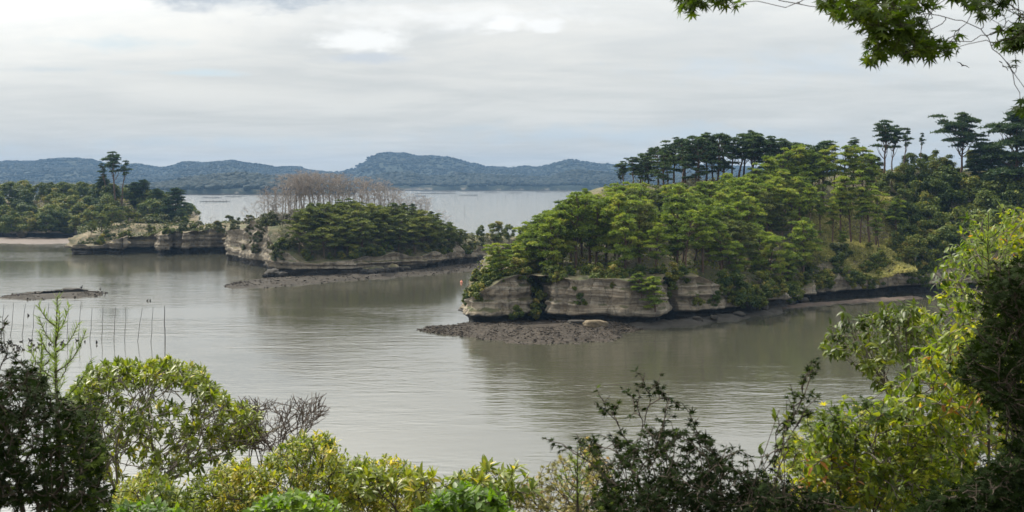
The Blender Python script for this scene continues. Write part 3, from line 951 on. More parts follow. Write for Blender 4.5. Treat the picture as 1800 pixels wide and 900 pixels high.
def plant(kind, px, d, H, label, cat, group=None, z=None, h=None, rot=None, wide=1.0, crown_name='crown', x=None):
    x = X(px, d) if x is None else x
    if z is None:
        z = float(h(x, d)[0])
    r = thing(kind.name, label, cat, (x, d, z - 0.15), group)
    s = H / kind.H
    r.scale = (s * wide, s * wide, s)
    r.rotation_euler = (R(-0.03, 0.03), R(-0.03, 0.03), R(0, 6.28) if rot is None else rot)
    link('trunk', kind.trunk, r)
    link(crown_name, kind.crown, r)
    return r


PINE = [make_pine(12, R(0.30, 0.48), R(2.3, 3.2), int(R(19, 27)), (0.5, 1.15), lean=R(0.2, 1.6), mat='pine' if k < 9 else 'pine_mid', up=R(0.3, 0.6), flat=R(0.45, 0.8)) for k in range(11)]
PINE_LOW = [make_pine(10, R(0.12, 0.24), R(2.3, 3.1), int(R(21, 28)), (0.5, 1.05), lean=R(0.4, 1.8), up=0.45, flat=0.65) for _ in range(6)]
PINE_MID = [make_pine(9, R(0.22, 0.4), R(2.5, 3.3), int(R(16, 23)), (0.5, 1.1), lean=R(0.2, 1.2), mat='pine_mid') for _ in range(6)]
RIDGE = [make_pine(13, R(0.18, 0.30) if k % 3 == 0 else R(0.38, 0.52), R(2.4, 3.5), int(R(16, 22)), (0.55, 1.2), lean=R(0.3, 2.2), mat='pine_dark', shape='cone' if k % 3 == 0 else 'flat', per=52, up=0.5, flat=0.9) for k in range(9)]
GROVE = [make_pine(15, R(0.46, 0.58), R(2.0, 2.7), int(R(12, 16)), (0.8, 1.4), lean=R(0.2, 0.9)) for _ in range(6)]
UMBR = [make_pine(14, 0.55, 5.6, 26, (0.9, 1.7), 0.5, 'pine_dark', shape='flat', per=44), make_pine(14, 0.60, 3.2, 14, (0.7, 1.3), 1.4, 'pine_dark', shape='flat', per=46), make_pine(14, 0.68, 1.8, 8, (0.6, 0.9), 0.9, 'pine_dark', shape='flat')]
BROAD = [make_broad(9, R(3.2, 4.2), int(R(24, 34)), 150) for _ in range(6)]
CONIF = [make_pine(13, 0.12, 3.2, 30, (1.0, 1.7), 0.3, 'pine_dark', per=60, name='conifer_tree') for _ in range(2)]
SHRUB = [make_broad(2.6, R(1.3, 1.8), int(R(12, 18)), 130, 'broad', 0.05, (0.10, 0.22), 'shrub', 'bark_dark') for _ in range(5)]
SCRUB = [make_broad(2.4, R(1.3, 1.9), int(R(10, 16)), 110, 'scrub', 0.05, (0.10, 0.22), 'shrub', 'bark_dark') for _ in range(4)]
PALE = [make_broad(6, 3.6, 28, 150, 'pale', 0.1, (0.14, 0.28))]
DEAD = [make_dead(10, R(2.2, 3.4), int(R(12, 17)), R(0.18, 0.42), 18) for _ in range(7)]
DEADLOW = [make_dead(5, R(1.6, 2.4), 7, 0.25, 9) for _ in range(3)]


def pick(seq):
    return seq[int(rng.integers(0, len(seq)))]


# canopy line of the front stand of the main island, in photo pixels
CAN = np.array([(850, 455), (870, 432), (900, 420), (930, 388), (960, 368), (1000, 342), (1040, 327), (1100, 318), (1160, 321), (1220, 308), (1260, 312), (1320, 284), (1360, 262), (1400, 250), (1440, 258), (1480, 250), (1520, 250), (1545, 280), (1600, 330)], float)


def can_top(px):
    return float(np.interp(px, CAN[:, 0], CAN[:, 1]))


placed = []


def spaced(x, y, r):
    for a, b in placed:
        if (a - x) ** 2 + (b - y) ** 2 < r * r:
            return False
    placed.append((x, y))
    return True


# single trees that stand out on the main island
L = 'big island'
plant(PINE_LOW[0], 886, 196, 6.6, 'bright yellow-green pine on the left tip of the big island', 'pine', h=h_main, wide=1.35)
plant(PINE_LOW[2], 1128, 188.6, 4.6, 'smaller bright pine clinging to the rim left of the drooping pine', 'pine', z=Z(523, 188.6), wide=1.2)
plant(PINE_LOW[3], 1152, 187.6, 6.3, 'bright pine drooping over the middle cliff face of the big island', 'pine', z=Z(547, 187.6), wide=1.15)
plant(PINE[4], 1012, 203, Z(337, 203) - h_main(X(1012, 203), 203)[0], 'tall pointed pine at the left shoulder of the big island', 'pine', h=h_main)
for px, d, top in ((866, 200, 440), (900, 204, 424), (912, 201, 428), (922, 206, 402), (934, 209, 390), (946, 206, 384), (958, 203, 378), (970, 199, 375), (942, 214, 385), (985, 206, 362), (918, 212, 408)):
    g = float(h_main(X(px, d), d)[0])
    plant(pick(PINE_LOW), px, d, max(3.2, Z(top, d) - g), 'green pine on the sloping left shoulder of the big island', 'pine', 'pines on the left shoulder of the big island', h=h_main, wide=1.2 if px < 915 else 1.05)
    placed.append((X(px, d), d))
placed += [(X(884, 197), 197), (X(1012, 203), 203)]

cnt = 0
tries = 0
while cnt < 116 and tries < 9000:
    tries += 1
    px, d = R(862, 1420), R(194, 272)
    x = X(px, d)
    front = np.interp(px, [806, 870, 905, 940, 966, 1060, 1180, 1260, 1330, 1395, 1450], [199, 194, 195, 206, 197, 194, 198, 203, 211, 228, 234])
    back = np.interp(px, [806, 870, 940, 1010, 1100, 1300, 1450], [206, 216, 234, 250, 268, 272, 272])
    if d < front + 0.3 or d > back:
        continue
    if not spaced(x, d, 2.6):
        continue
    g = float(h_main(x, d)[0])
    top = Z(can_top(px) + abs(rng.normal(0, 6)), d)
    Hh = min(top - g, R(10.0, 13.5))
    if Hh < 3.6:
        continue
    row = ('lower rows', 'middle rows', 'upper rows')[int(np.clip((d - front - 6) / (back - front - 6) * 3, 0, 2))]
    if d < front + 6:
        lab, grp = 'green pine in the front row along the cliff top of the big island', 'front row pines on the big island'
        Hh = min(Hh, R(6.5, 12.0))
    elif px < 1180:
        lab, grp = 'green pine in the ' + row + ' of the big island stand, left half', row + ' of the left pine stand on the big island'
    else:
        lab, grp = 'green pine in the ' + row + ' of the big island stand, right half', row + ' of the right pine stand on the big island'
    plant(pick(PINE_LOW if R() < (0.55 if d < front + 6 else 0.12) else PINE), px, d, Hh, lab, 'pine', grp, h=h_main)
    cnt += 1

# grove with bare trunks above the pale bamboo grass
for px, d, top in ((1335, 262, 285), (1355, 266, 268), (1372, 268, 258), (1392, 270, 250), (1410, 272, 250), (1428, 270, 258), (1448, 268, 262), (1466, 270, 252), (1484, 268, 250), (1500, 268, 256), (1516, 270, 250), (1532, 266, 262), (1405, 252, 305),
                   (1424, 249, 320), (1442, 250, 330), (1463, 249, 345), (1478, 252, 300), (1496, 252, 310), (1512, 250, 322), (1528, 250, 300), (1540, 252, 330), (1380, 256, 290), (1360, 252, 312), (1340, 250, 322), (1545, 246, 375), (1480, 243, 400), (1575, 256, 345)):
    g = float(h_main(X(px, d), d)[0])
    plant(pick(GROVE), px, d, max(6, Z(top, d) - g), ('slender pine with bare trunk at the back of the bamboo grass slope' if d > 258 else 'slender pine with bare trunk low on the bamboo grass slope'), 'pine', 'back grove pines above the bamboo grass' if d > 258 else 'front grove pines in the bamboo grass', h=h_main, wide=0.85)

# dark row on the ridge behind
for k, px in enumerate(np.linspace(1088, 1450, 34)):
    d = R(284, 306)
    px = px + R(-4.5, 4.5)
    g = float(h_main(X(px, d), d)[0])
    top = np.interp(px, [1085, 1120, 1160, 1190, 1240, 1280, 1330, 1370, 1420, 1460], [290, 270, 250, 236, 232, 228, 230, 238, 242, 246]) + abs(rng.normal(0, 9))
    plant(pick(RIDGE), px, d, Z(top, d) - g, ('leftmost' if k == 0 else 'rightmost' if k == 33 else (ORD[k] if k < 17 else ORD[33 - k])) + ' dark pine ' + ('' if k in (0, 33) else 'from the left ' if k < 17 else 'from the right ') + 'in the row along the ridge skyline', 'pine', 'dark pines along the ridge', h=h_main, wide=1.25)
for px, d, top, k, wd, lab in (
        (1552, 282, 214, 1, 1.0, 'dark twin crowned pine on the skyline right of the ridge row'),
        (1568, 284, 222, 1, 0.75, 'thin dark pine close behind the twin crowned skyline pine'),
        (1588, 284, 226, 2, 0.8, 'leaning slim pine on the skyline with a small tuft'),
        (1618, 286, 234, 2, 0.7, 'smallest skyline pine with a sparse tuft, next to the gap of sky'),
        (1688, 284, 202, 0, 0.92, 'largest umbrella pine on the skyline with a broad dark crown'),
        (1500, 290, 242, 1, 0.9, 'dark flat pine rising behind the bright grove')):
    g = float(h_main(X(px, d), d)[0])
    plant(UMBR[k], px, d, Z(top, d) - g, lab, 'pine', h=h_main, wide=wd, rot=R(0, 6.28))
for px, d, top, lab in ((1786, 272, 188, 'tall dark conifer on the skyline at the right edge'), (1722, 282, 250, 'low dark conifer on the skyline right of the umbrella pine'), (1745, 280, 245, 'middle dark conifer on the skyline below the tall one')):
    g = float(h_main(X(px, d), d)[0])
    plant(CONIF[0] if top < 240 else CONIF[1], px, d, Z(top, d) - g, lab, 'conifer', h=h_main)

# broadleaf slope on the right
def wz(d):
    return 'along the top of the right slope' if d > 270 else 'halfway up the right slope' if d > 257 else 'at the bottom of the right slope'


for px, d, top in ((1598, 288, 268), (1622, 290, 274), (1645, 290, 262), (1668, 290, 270), (1708, 290, 262), (1760, 286, 258), (1540, 290, 270), (1565, 276, 300), (1590, 280, 285), (1612, 276, 280), (1640, 278, 278), (1660, 274, 290), (1690, 278, 300), (1640, 268, 310), (1610, 268, 315), (1585, 268, 330), (1670, 266, 330), (1720, 272, 305), (1745, 274, 300), (1770, 268, 290), (1795, 270, 270), (1815, 272, 265),
                   (1570, 262, 355), (1600, 260, 350), (1630, 262, 350), (1780, 262, 320), (1740, 262, 335), (1650, 256, 370), (1620, 254, 385), (1590, 254, 385), (1680, 258, 365), (1720, 256, 365), (1760, 256, 355), (1800, 258, 340),
                   (1575, 250, 405), (1605, 248, 412), (1640, 250, 405), (1670, 252, 395), (1700, 252, 400), (1740, 252, 395), (1790, 252, 390), (1835, 265, 290), (1850, 258, 330), (1540, 284, 292)):
    g = float(h_main(X(px, d), d)[0])
    plant(pick(BROAD), px, d, float(np.clip(Z(top, d) - g, 4.5, 13)), 'bushy olive green tree in the thicket ' + wz(d), 'tree', 'bushy trees ' + wz(d), h=h_main, wide=R(0.85, 1.15))
plant(PALE[0], 1712, 262, 7.5, 'white flecked bushy tree in the middle of the right slope', 'tree', h=h_main)
plant(PALE[0], 1745, 258, 4.5, 'smaller white flecked tree lower on the right slope', 'tree', h=h_main)

# shrubs along the rim and foot of the main cliff
def zone(v, sort):
    t_ = {'shrub': ((960, 'of the tip rock of the big island'), (1175, 'of the pale middle cliff block'), (1390, 'of the long right cliff'), (9999, 'of the shaded cliff at the far right'))}[sort]
    return next(b for a, b in t_ if v < a)


for px, py, d, H, lab in ((905, 555, 191.2, 2.3, 'dark round shrub growing at the foot of the tip rock'), (944, 552, 196, 3.2, 'leafy bush in the cleft between tip rock and main cliff'), (936, 520, 199, 4.2, 'tall green bush filling the upper cleft'),
                          (955, 535, 197, 2.6, 'narrow bush on the right wall of the cleft'), (840, 525, 193, 3.2, 'dark bush clinging to the left end of the tip rock'), (822, 532, 196, 2.2, 'small bush at the extreme left end of the island'),
                          (858, 505, 194, 3.0, 'bush on the upper left shoulder of the tip rock')):
    plant(pick(SHRUB), px, d, H, lab, 'shrub', z=Z(py, d) - 0.4)
for k in range(20):
    px = R(815, 905) if k < 10 else R(815, 868)
    d = R(194.5, 204)
    plant(pick(SHRUB), px, d, R(1.4, 2.6), 'green bush on the sloping top of the tip rock of the big island', 'shrub', 'bushes on top of the tip rock', h=h_main)
for k in range(72):
    px = R(860, 1640)
    d = np.interp(px, [860, 905, 940, 966, 1060, 1180, 1260, 1330, 1395, 1450, 1530, 1640], [194.5, 193, 203, 192.5, 190, 194, 200, 207, 224, 230, 236, 246]) + R(0.2, 4.0)
    plant(pick(SHRUB), px, d, R(1.8, 3.8), 'green shrub spilling over the rim ' + zone(px, 'shrub'), 'shrub', 'rim shrubs ' + zone(px, 'shrub'), z=float(h_main(X(px, d), d)[0]) - R(0.2, 2.0))
for k in range(22):
    px = R(1075, 1640) if k > 6 else R(1000, 1170)
    d = np.interp(px, [966, 1060, 1180, 1260, 1330, 1395, 1450, 1530, 1640], [192.0, 189.5, 193, 199, 206, 223, 229, 235, 245])
    plant(pick(SHRUB), px, d, R(1.2, 2.6), 'green tuft rooted in the face of the long cliff of the big island', 'shrub', 'tufts on the cliff face of the big island', z=R(0.35, 0.9) * float(h_main(X(px, d), d)[0]))
for k in range(14):
    px = R(1285, 1420)
    d = np.interp(px, [1260, 1330, 1395, 1450], [198.5, 205.5, 222, 229])
    plant(pick(SHRUB), px, d, R(2.4, 4.2), 'big green bush hanging down to the dark ledge of the long right cliff', 'shrub', 'big bushes hanging over the long right cliff', z=R(0.25, 0.7) * float(h_main(X(px, d), d)[0]))
for k in range(16):
    px = R(1400, 1640)
    d = np.interp(px, [1380, 1450, 1530, 1640], [221, 230, 236, 246]) + R(2, 10)
    plant(pick(SHRUB + SCRUB), px, d, R(2.0, 3.6), 'large shrub above the dark cliff below the bamboo grass', 'shrub', 'shrubs below the bamboo grass', h=h_main)


# ground cover
def cover(name, label, pts, h, mat, l0, l1, lift, seed_t=(0.2, 0.8), kind='facet', n=3):
    pts = np.asarray(pts)
    z = h(pts[:, 0], pts[:, 1])
    P = np.c_[pts, z + R(0.0, 1.0, len(pts)) * lift]
    if kind == 'facet':
        V, T = facets(P, l0, l1)
        tt = np.repeat(np.clip(0.5 + 0.35 * fbm(P[:, 0] * 0.3, P[:, 1] * 0.3, 0, 5, 3) + rng.normal(0, 0.15, len(P)), 0, 1), 4)
    else:
        V, T = blades(P, n, l0, l1, 0.05, 0.11, 0.9)
        tt = np.repeat(np.clip(0.5 + 0.3 * fbm(P[:, 0] * 0.3, P[:, 1] * 0.3, 0, 5, 3) + rng.normal(0, 0.18, len(P)), 0, 1), 3 * n)
    o = link(name, mesh(name, V, T, M[mat], tt), kind='stuff')
    return tag(o, label, 'ground cover')


n = 15000
px, d = R(1395, 1610, n), R(236, 274, n)
cover('bamboo_grass', 'pale yellow bamboo grass lit on the slope under the grove', np.c_[X(px, d), d], h_main, 'straw', 0.3, 0.75, 0.7, kind='blade', n=4)
n = 30000
px, d = R(840, 1900, n), R(192, 300, n)
x = X(px, d)
front = np.interp(px, [806, 870, 905, 940, 966, 1060, 1180, 1260, 1330, 1395, 1450, 1530, 1700, 1900], [199, 192, 193, 203, 194, 191, 196, 201, 208, 225, 231, 237, 250, 254])
back = np.interp(px, [806, 870, 940, 1010, 1100, 1900], [206, 220, 245, 280, 310, 320])
cl = fbm(x * 0.14, d * 0.14, 0, 77, 3)
k = (d > front + 0.6) & (d < back) & (cl > -0.4)
cover('undergrowth', 'low green undergrowth on the floor of the big island', np.c_[x, d][k], h_main, 'broad', 0.14, 0.34, 0.9)

# ------------------------------------------------------------------ middle island
placed = []
cnt = tries = 0
mz = lambda p: 'on the left part of the middle island slope' if p < 610 else 'on the central part of the middle island slope' if p < 720 else 'on the low right part of the middle island slope'
while cnt < 66 and tries < 6000:
    tries += 1
    px, d = R(490, 850), R(290, 345)
    front = np.interp(px, [480, 560, 620, 680, 740, 800, 845], [292, 290, 293, 300, 310, 326, 342])
    ridge = np.interp(px, [480, 540, 600, 700, 780, 850], [302, 316, 320, 330, 340, 352])
    if d < front + 1 or d > ridge or not spaced(X(px, d), d, 2.9):
        continue
    if px < 520 and d < 296:
        continue
    g = float(h_mid(X(px, d), d)[0])
    top = Z(np.interp(px, [490, 520, 560, 620, 700, 760, 800, 850], [390, 368, 354, 350, 356, 374, 398, 415]) + abs(rng.normal(0, 4)), d)
    Hh = min(top - g, R(6.5, 10.0))
    if Hh < 3.2:
        continue
    plant(pick(PINE_MID), px, d, Hh, 'olive green pine ' + mz(px), 'pine', 'pines ' + mz(px), h=h_mid, wide=1.1)
    cnt += 1
dz_ = lambda p: 'at the left end of the middle island crest' if p < 540 else 'left of the centre of the middle island crest' if p < 610 else 'right of the centre of the middle island crest' if p < 680 else 'at the right end of the middle island crest'
for k, px in enumerate(np.r_[np.linspace(468, 745, 46), R(480, 690, 12)]):
    px = px + R(-4, 4)
    d = np.interp(px, [460, 500, 600, 735], [312, 318, 328, 340]) + R(-5, 9)
    g = float(h_mid(X(px, d), d)[0])
    top = np.interp(px, [455, 475, 500, 520, 560, 600, 640, 680, 700, 735], [335, 322, 302, 295, 297, 300, 305, 313, 328, 338]) + abs(rng.normal(0, 5))
    plant(pick(DEAD), px, d, max(4.5, Z(top, d) - g), 'bleached leafless dead pine ' + dz_(px), 'dead tree', 'dead pines ' + dz_(px), h=h_mid, crown_name='branches')
for px, d, H, lab in ((432, 338, 6.5, 'thin leafless tree standing alone left of the middle island crest'), (452, 325, 5.5, 'grey dead tree at the left shoulder of the middle island'), (753, 338, 8.5, 'tall bare dead tree right of the crest stand'),
                      (770, 340, 6.5, 'arching bare dead tree at the right end of the middle island'), (783, 342, 5.0, 'low arching dead tree beside the right slope of the middle island'), (344, 402, 5.0, 'bare dead tree on the headland neck'),
                      (478, 304, 4.5, 'broken dead tree sprawling over the left cliff of the middle island'), (498, 303, 4.0, 'tangled dead tree on the upper left cliff of the middle island'), (462, 312, 4.0, 'leafless tree leaning at the neck of the middle island'), (372, 398, 3.5, 'small bare tree behind the headland cliff')):
    hh = h_mid if px > 400 else h_left
    plant(pick(DEADLOW if H < 7 else DEAD), px, d, H, lab, 'dead tree', h=hh, crown_name='branches')
for k in range(12):
    px = R(462, 560)
    d = R(303, 312)
    plant(pick(SCRUB), px, d, R(2.4, 4.0), 'grey green scrub bush in front of the middle island dead pines', 'shrub', 'scrub before the dead pines of the middle island', h=h_mid)
for k in range(16):
    px = R(445, 530)
    d = R(302, 322)
    plant(pick(DEADLOW), px, d, R(3.0, 5.5), 'low tangled dead tree on the left slope of the middle island', 'dead tree', 'low dead trees on the left slope of the middle island', h=h_mid, crown_name='branches')
for k in range(18):
    px = R(432, 500)
    d = np.interp(px, [430, 455, 476, 482, 500], [334, 318, 297, 292, 290]) + R(-0.5, 2.5)
    plant(pick(SCRUB), px, d, R(1.4, 2.8), 'grey green scrub rooted in the left cliff face of the middle island', 'shrub', 'scrub on the left cliff of the middle island', z=R(0.3, 0.95) * float(h_mid(X(px, d), d)[0]))
for k in range(32):
    px = R(484, 850)
    d = np.interp(px, [480, 560, 620, 680, 740, 800, 845], [290.5, 289.5, 292, 299, 309, 325, 341]) + R(0.2, 3)
    plant(pick(SCRUB + SHRUB), px, d, R(1.8, 3.4), 'dull green shrub hanging over the cliff rim of the middle island', 'shrub', 'rim shrubs on the middle island', h=h_mid)
for k in range(30):
    px = R(405, 565)
    d = R(294, 350) if px < 500 else R(292, 316)
    plant(pick(SCRUB), px, d, R(1.6, 3.0), 'grey green scrub bush on the left shoulder of the middle island', 'shrub', 'scrub on the left shoulder of the middle island', h=h_mid)
for k in range(22):
    px = R(540, 800)
    d = np.interp(px, [480, 540, 600, 700, 780, 850], [312, 322, 328, 338, 345, 354]) + R(-4, 4)
    plant(pick(SCRUB + SHRUB), px, d, R(1.4, 2.8), 'dark bush under the dead pines of the middle island', 'shrub', 'bushes under the dead pines', h=h_mid)
for px, d, top, lab in ((872, 350, 386, 'rounded dark green tree on the low end of the middle island'), (895, 356, 392, 'smaller tree behind the left tip of the big island'), (845, 352, 400, 'dark low tree in the dip between the islands')):
    g = float(h_mid(X(px, d), d)[0])
    plant(pick(BROAD), px, d, max(4, Z(top, d) - g), lab, 'tree', h=h_mid)
for px, d, H in ((757, 338, 4.5), (724, 334, 4.5), (790, 344, 3.5), (710, 334, 4.0), (742, 337, 3.6)):
    plant(CONIF[0], px, d, H, 'small dark conifer on the right crest of the middle island', 'conifer', 'small conifers on the middle island', h=h_mid)
n = 7000
px, d = R(485, 900, n), R(290, 356, n)
front = np.interp(px, [480, 560, 620, 680, 740, 800, 845, 900], [292, 290, 293, 300, 310, 326, 342, 354])
k = d > front + 0.5
cover('undergrowth', 'low dull undergrowth covering the slope of the middle island', np.c_[X(px, d), d][k], h_mid, 'scrub', 0.16, 0.36, 0.9)

# ------------------------------------------------------------------ headland and wooded left shore
for k in range(18):
    px = R(140, 330)
    d = R(377, 410)
    plant(pick(SCRUB + SHRUB), px, d, R(1.8, 3.8), 'dull shrub on the sandy top of the headland', 'shrub', 'shrubs on the headland', h=h_left)
for px, d, H in ((160, 384, 5.0), (178, 388, 6.5), (196, 392, 7.0), (212, 395, 6.0), (225, 400, 7.0), (262, 384, 4.0)):
    plant(pick(PINE_MID), px, d, H, 'small olive pine on the tip of the headland', 'pine', 'small pines on the headland', h=h_left)
for k in range(24):
    px = R(140, 470)
    d = np.interp(px, [130, 180, 230, 262, 290, 340, 385, 425, 470], [378, 375, 374, 381, 372, 379, 382, 371, 367]) + R(0.3, 3)
    plant(pick(SCRUB + SHRUB), px, d, R(1.6, 3.0), 'low scrub hanging over the scalloped cliff rim of the headland', 'shrub', 'rim scrub on the headland', z=float(h_left(X(px, d), d)[0]) - R(0.2, 1.2))
for k in range(20):
    px = R(330, 480)
    d = R(372, 396)
    plant(pick(SCRUB), px, d, R(1.6, 3.2), 'brownish scrub bush on the neck joining headland and middle island', 'shrub', 'scrub on the headland neck', h=h_left)
n = 9000
px, d = R(136, 500, n), R(376, 415, n)
k = fbm(X(px, d) * 0.12, d * 0.12, 0, 41, 3) > -0.5
cover('undergrowth', 'patchy low scrub on the headland', np.c_[X(px, d), d][k], h_left, 'scrub', 0.18, 0.4, 0.8)

n = 6000
px, d = R(-60, 335, n), R(492, 540, n)
cover('undergrowth', 'low green undergrowth between the trees of the left shore wood', np.c_[X(px, d), d], h_wood, 'broad', 0.25, 0.6, 1.5)
placed = []
cnt = tries = 0
lz = lambda d: 'in the front row of the left shore wood' if d < 500 else 'in the middle of the left shore wood' if d < 522 else 'along the crest of the left shore wood'
while cnt < 74 and tries < 4000:
    tries += 1
    px, d = R(-40, 340), R(470, 545)
    x = X(px, d)
    if px > 130 and d < 478:
        continue
    if not spaced(x, d, 5.2):
        continue
    g = float(h_wood(x, d)[0])
    top = Z(np.interp(px, [-50, 0, 60, 120, 180, 240, 290, 330, 345], [316, 315, 316, 316, 318, 322, 335, 352, 372]) + abs(rng.normal(0, 4)), d)
    Hh = min(top - g, R(8, 13))
    if Hh < 4:
        continue
    plant(pick(BROAD), px, d, Hh, 'broadleaf tree ' + lz(d), 'tree', 'trees ' + lz(d), h=h_wood, wide=R(1.0, 1.3))
    cnt += 1
for px, d, top, k, lab in ((203, 505, 268, 1, 'tall lone pine rising above the wood on the left shore'), (189, 507, 288, 2, 'shorter pine just left of the tall lone pine'), (214, 506, 283, 2, 'slim pine just right of the tall lone pine')):
    g = float(h_wood(X(px, d), d)[0])
    plant(UMBR[k], px, d, Z(top, d) - g, lab, 'pine', h=h_wood)
for px, d, top in ((250, 500, 314), (240, 500, 318), (180, 512, 308), (275, 492, 330), (308, 480, 328), (292, 484, 350), (320, 470, 365)):
    g = float(h_wood(X(px, d), d)[0])
    plant(CONIF[0], px, d, max(5, Z(top, d) - g), 'dark conifer among the trees at the right end of the left shore wood', 'conifer', 'conifers of the left shore wood', h=h_wood, wide=1.1)
for k in range(22):
    px = R(-30, 335)
    d = R(484, 492) if px < 140 else R(452, 470)
    plant(pick(SHRUB), px, d, R(2.5, 4.5), 'dark bush at the waterline of the left shore wood', 'shrub', 'bushes at the edge of the left wood', h=h_wood)

# ------------------------------------------------------------------ poles, racks, birds, float
for k, (px, pt, pb, pt_px) in enumerate(((2, 534, 592, 7), (18, 533, 590, 24), (38, 534, 591, 45), (56, 537, 592, 61), (80, 533, 592, 86), (118, 545, 594, 120), (137, 537, 595, 142), (158, 541, 597, 162), (179, 540, 597, 181), (200, 540, 598, 203), (219, 540, 598, 221), (241, 541, 600, 250), (265, 539, 601, 269), (290, 538, 603, 289.5))):
    d = D(pb)
    x0, x1 = X(px, d), X(pt_px, d)
    zt = Z(pt, d)
    q = np.linspace(0, 1, 6)
    P = np.c_[x0 + (x1 - x0) * q + 0.06 * rng.normal(0, 1, 6) * q * (1 - q) * 4 - x0, 0.02 * rng.normal(0, 1, 6), -0.6 + (zt + 0.6) * q]
    r = 0.085 if k == 13 else 0.05
    Vp, Tp = tubes([(P, np.linspace(r, r * 0.6, 6))], 6)
    o = link('pole', mesh('pole', Vp, Tp, M['wood'], smooth=True), loc=(x0, d, 0))
    if k == 13:
        tag(o, 'thickest dark pole at the right end of the row in the water', 'pole', 'poles in the water')
    elif k == 11:
        tag(o, 'thin pole leaning strongly to the right, third from the right end', 'pole', 'poles in the water')
    else:
        tag(o, ('leftmost' if k == 0 else ORD[k]) + ' thin pole from the left in the row standing in the shallow water', 'pole', 'poles in the water')


def duck_mesh():
    prof = [(-0.26, 0.02, 0.10), (-0.20, 0.06, 0.10), (-0.08, 0.11, 0.09), (0.06, 0.12, 0.09), (0.16, 0.085, 0.11), (0.20, 0.055, 0.18), (0.215, 0.05, 0.25), (0.245, 0.058, 0.29), (0.29, 0.045, 0.295), (0.33, 0.018, 0.285), (0.38, 0.012, 0.28)]
    P = np.array([(a, 0, c) for a, b, c in prof])
    return mesh('duck', *tubes([(P, np.array([b for a, b, c in prof]))], 8), M['bird'], smooth=True)


DUCK = duck_mesh()
dk = [(2, 608), (4, 612), (3, 615), (5, 618), (9, 606), (13, 611), (18, 600), (19, 608), (17, 604), (25, 607), (24, 614), (27, 619), (31, 609), (33, 612), (32, 616), (37, 601), (41, 615), (54, 599), (55, 604), (53, 610), (53, 616), (59, 607), (61, 615), (67, 611), (70, 606),
      (86, 605), (88, 606), (95, 609), (108, 606), (112, 606), (109, 602), (136, 599), (141, 608), (149, 601), (170, 602), (170, 608), (50, 555), (259, 529), (264, 529), (176, 509)]
for k, (px, py) in enumerate(dk):
    d = D(py)
    o = link('duck', DUCK, loc=(X(px, d), d, -0.03))
    o.rotation_euler = (0, 0, R(0, 6.28))
    s = R(0.9, 1.2) * (1.35 if py < 560 else 1.15)
    o.scale = (s, s, s)
    if k < 36:
        tag(o, 'dark duck floating in the flock near the row of poles', 'duck', 'ducks near the poles')
    elif k == 36:
        tag(o, 'lone dark duck floating between the poles and the mud islet', 'duck')
    elif k < 39:
        tag(o, 'one of two dark ducks floating off the right of the mud islet', 'duck', 'pair of ducks right of the islet')
    else:
        tag(o, 'dark duck floating close behind the right end of the mud islet', 'duck')
o = link('heron', DUCK, loc=(X(143, 238), 238, Z(507, 238)))
o.scale = (1.0, 1.0, 2.2)
tag(o, 'small dark bird standing on top of the mud islet', 'bird')


def flying(px, py, d, s, tilt, label):
    r = thing('flying_bird', label, 'bird', tuple(W(px, py, d)), 'birds flying below the maple')
    prof = [(-0.24, 0.01), (-0.17, 0.04), (-0.12, 0.025), (0.0, 0.06), (0.12, 0.05), (0.18, 0.035), (0.23, 0.03), (0.27, 0.006)]
    body = mesh('body', *tubes([(np.array([(a, 0, 0) for a, b in prof]), np.array([b for a, b in prof]))], 8), M['bird'], smooth=True)
    link('body', body, r)
    for sg in (1, -1):
        V = np.array([(0.10, sg * 0.04, 0.02), (0.14, sg * 0.28, 0.14), (-0.02, sg * 0.62, 0.06), (-0.10, sg * 0.55, 0.055), (-0.08, sg * 0.26, 0.12), (-0.10, sg * 0.04, 0.02)])
        V = np.concatenate([V, V - np.array((0, 0, 0.012))])
        T = [(0, 1, 4), (0, 4, 5), (1, 2, 3), (1, 3, 4), (6, 10, 7), (6, 11, 10), (7, 9, 8), (7, 10, 9)]
        for i in range(6):
            j = (i + 1) % 6
            T += [(i, i + 6, j + 6), (i, j + 6, j)]
        link('wing', mesh('wing', V, T, M['bird']), r)
    r.scale = (s, s, s)
    r.rotation_euler = tilt


flying(1692, 115, 60, 0.62, (0.5, 0.2, 1.5), 'small dark bird gliding level under the maple leaves')
flying(1763, 116, 58, 0.62, (0.9, -0.5, 1.2), 'small dark bird banking under the right hand maple spray')

d = D(497)
r = thing('float', 'faded orange fishing float on the water between the two islands', 'float', (X(811, d), d, 0))
prof = [(-0.15, 0.05), (-0.05, 0.28), (0.15, 0.36), (0.35, 0.28), (0.5, 0.12), (0.62, 0.05), (0.72, 0.04)]
link('body', mesh('body', *tubes([(np.array([(0, 0, a) for a, b in prof]), np.array([b for a, b in prof]))], 10), M['buoy'], smooth=True), r)
link('mast', mesh('mast', *tubes([(np.array([(0, 0, 0.7), (0.02, 0, 1.3)]), np.array((0.03, 0.02)))], 6), M['wood'], smooth=True), r)

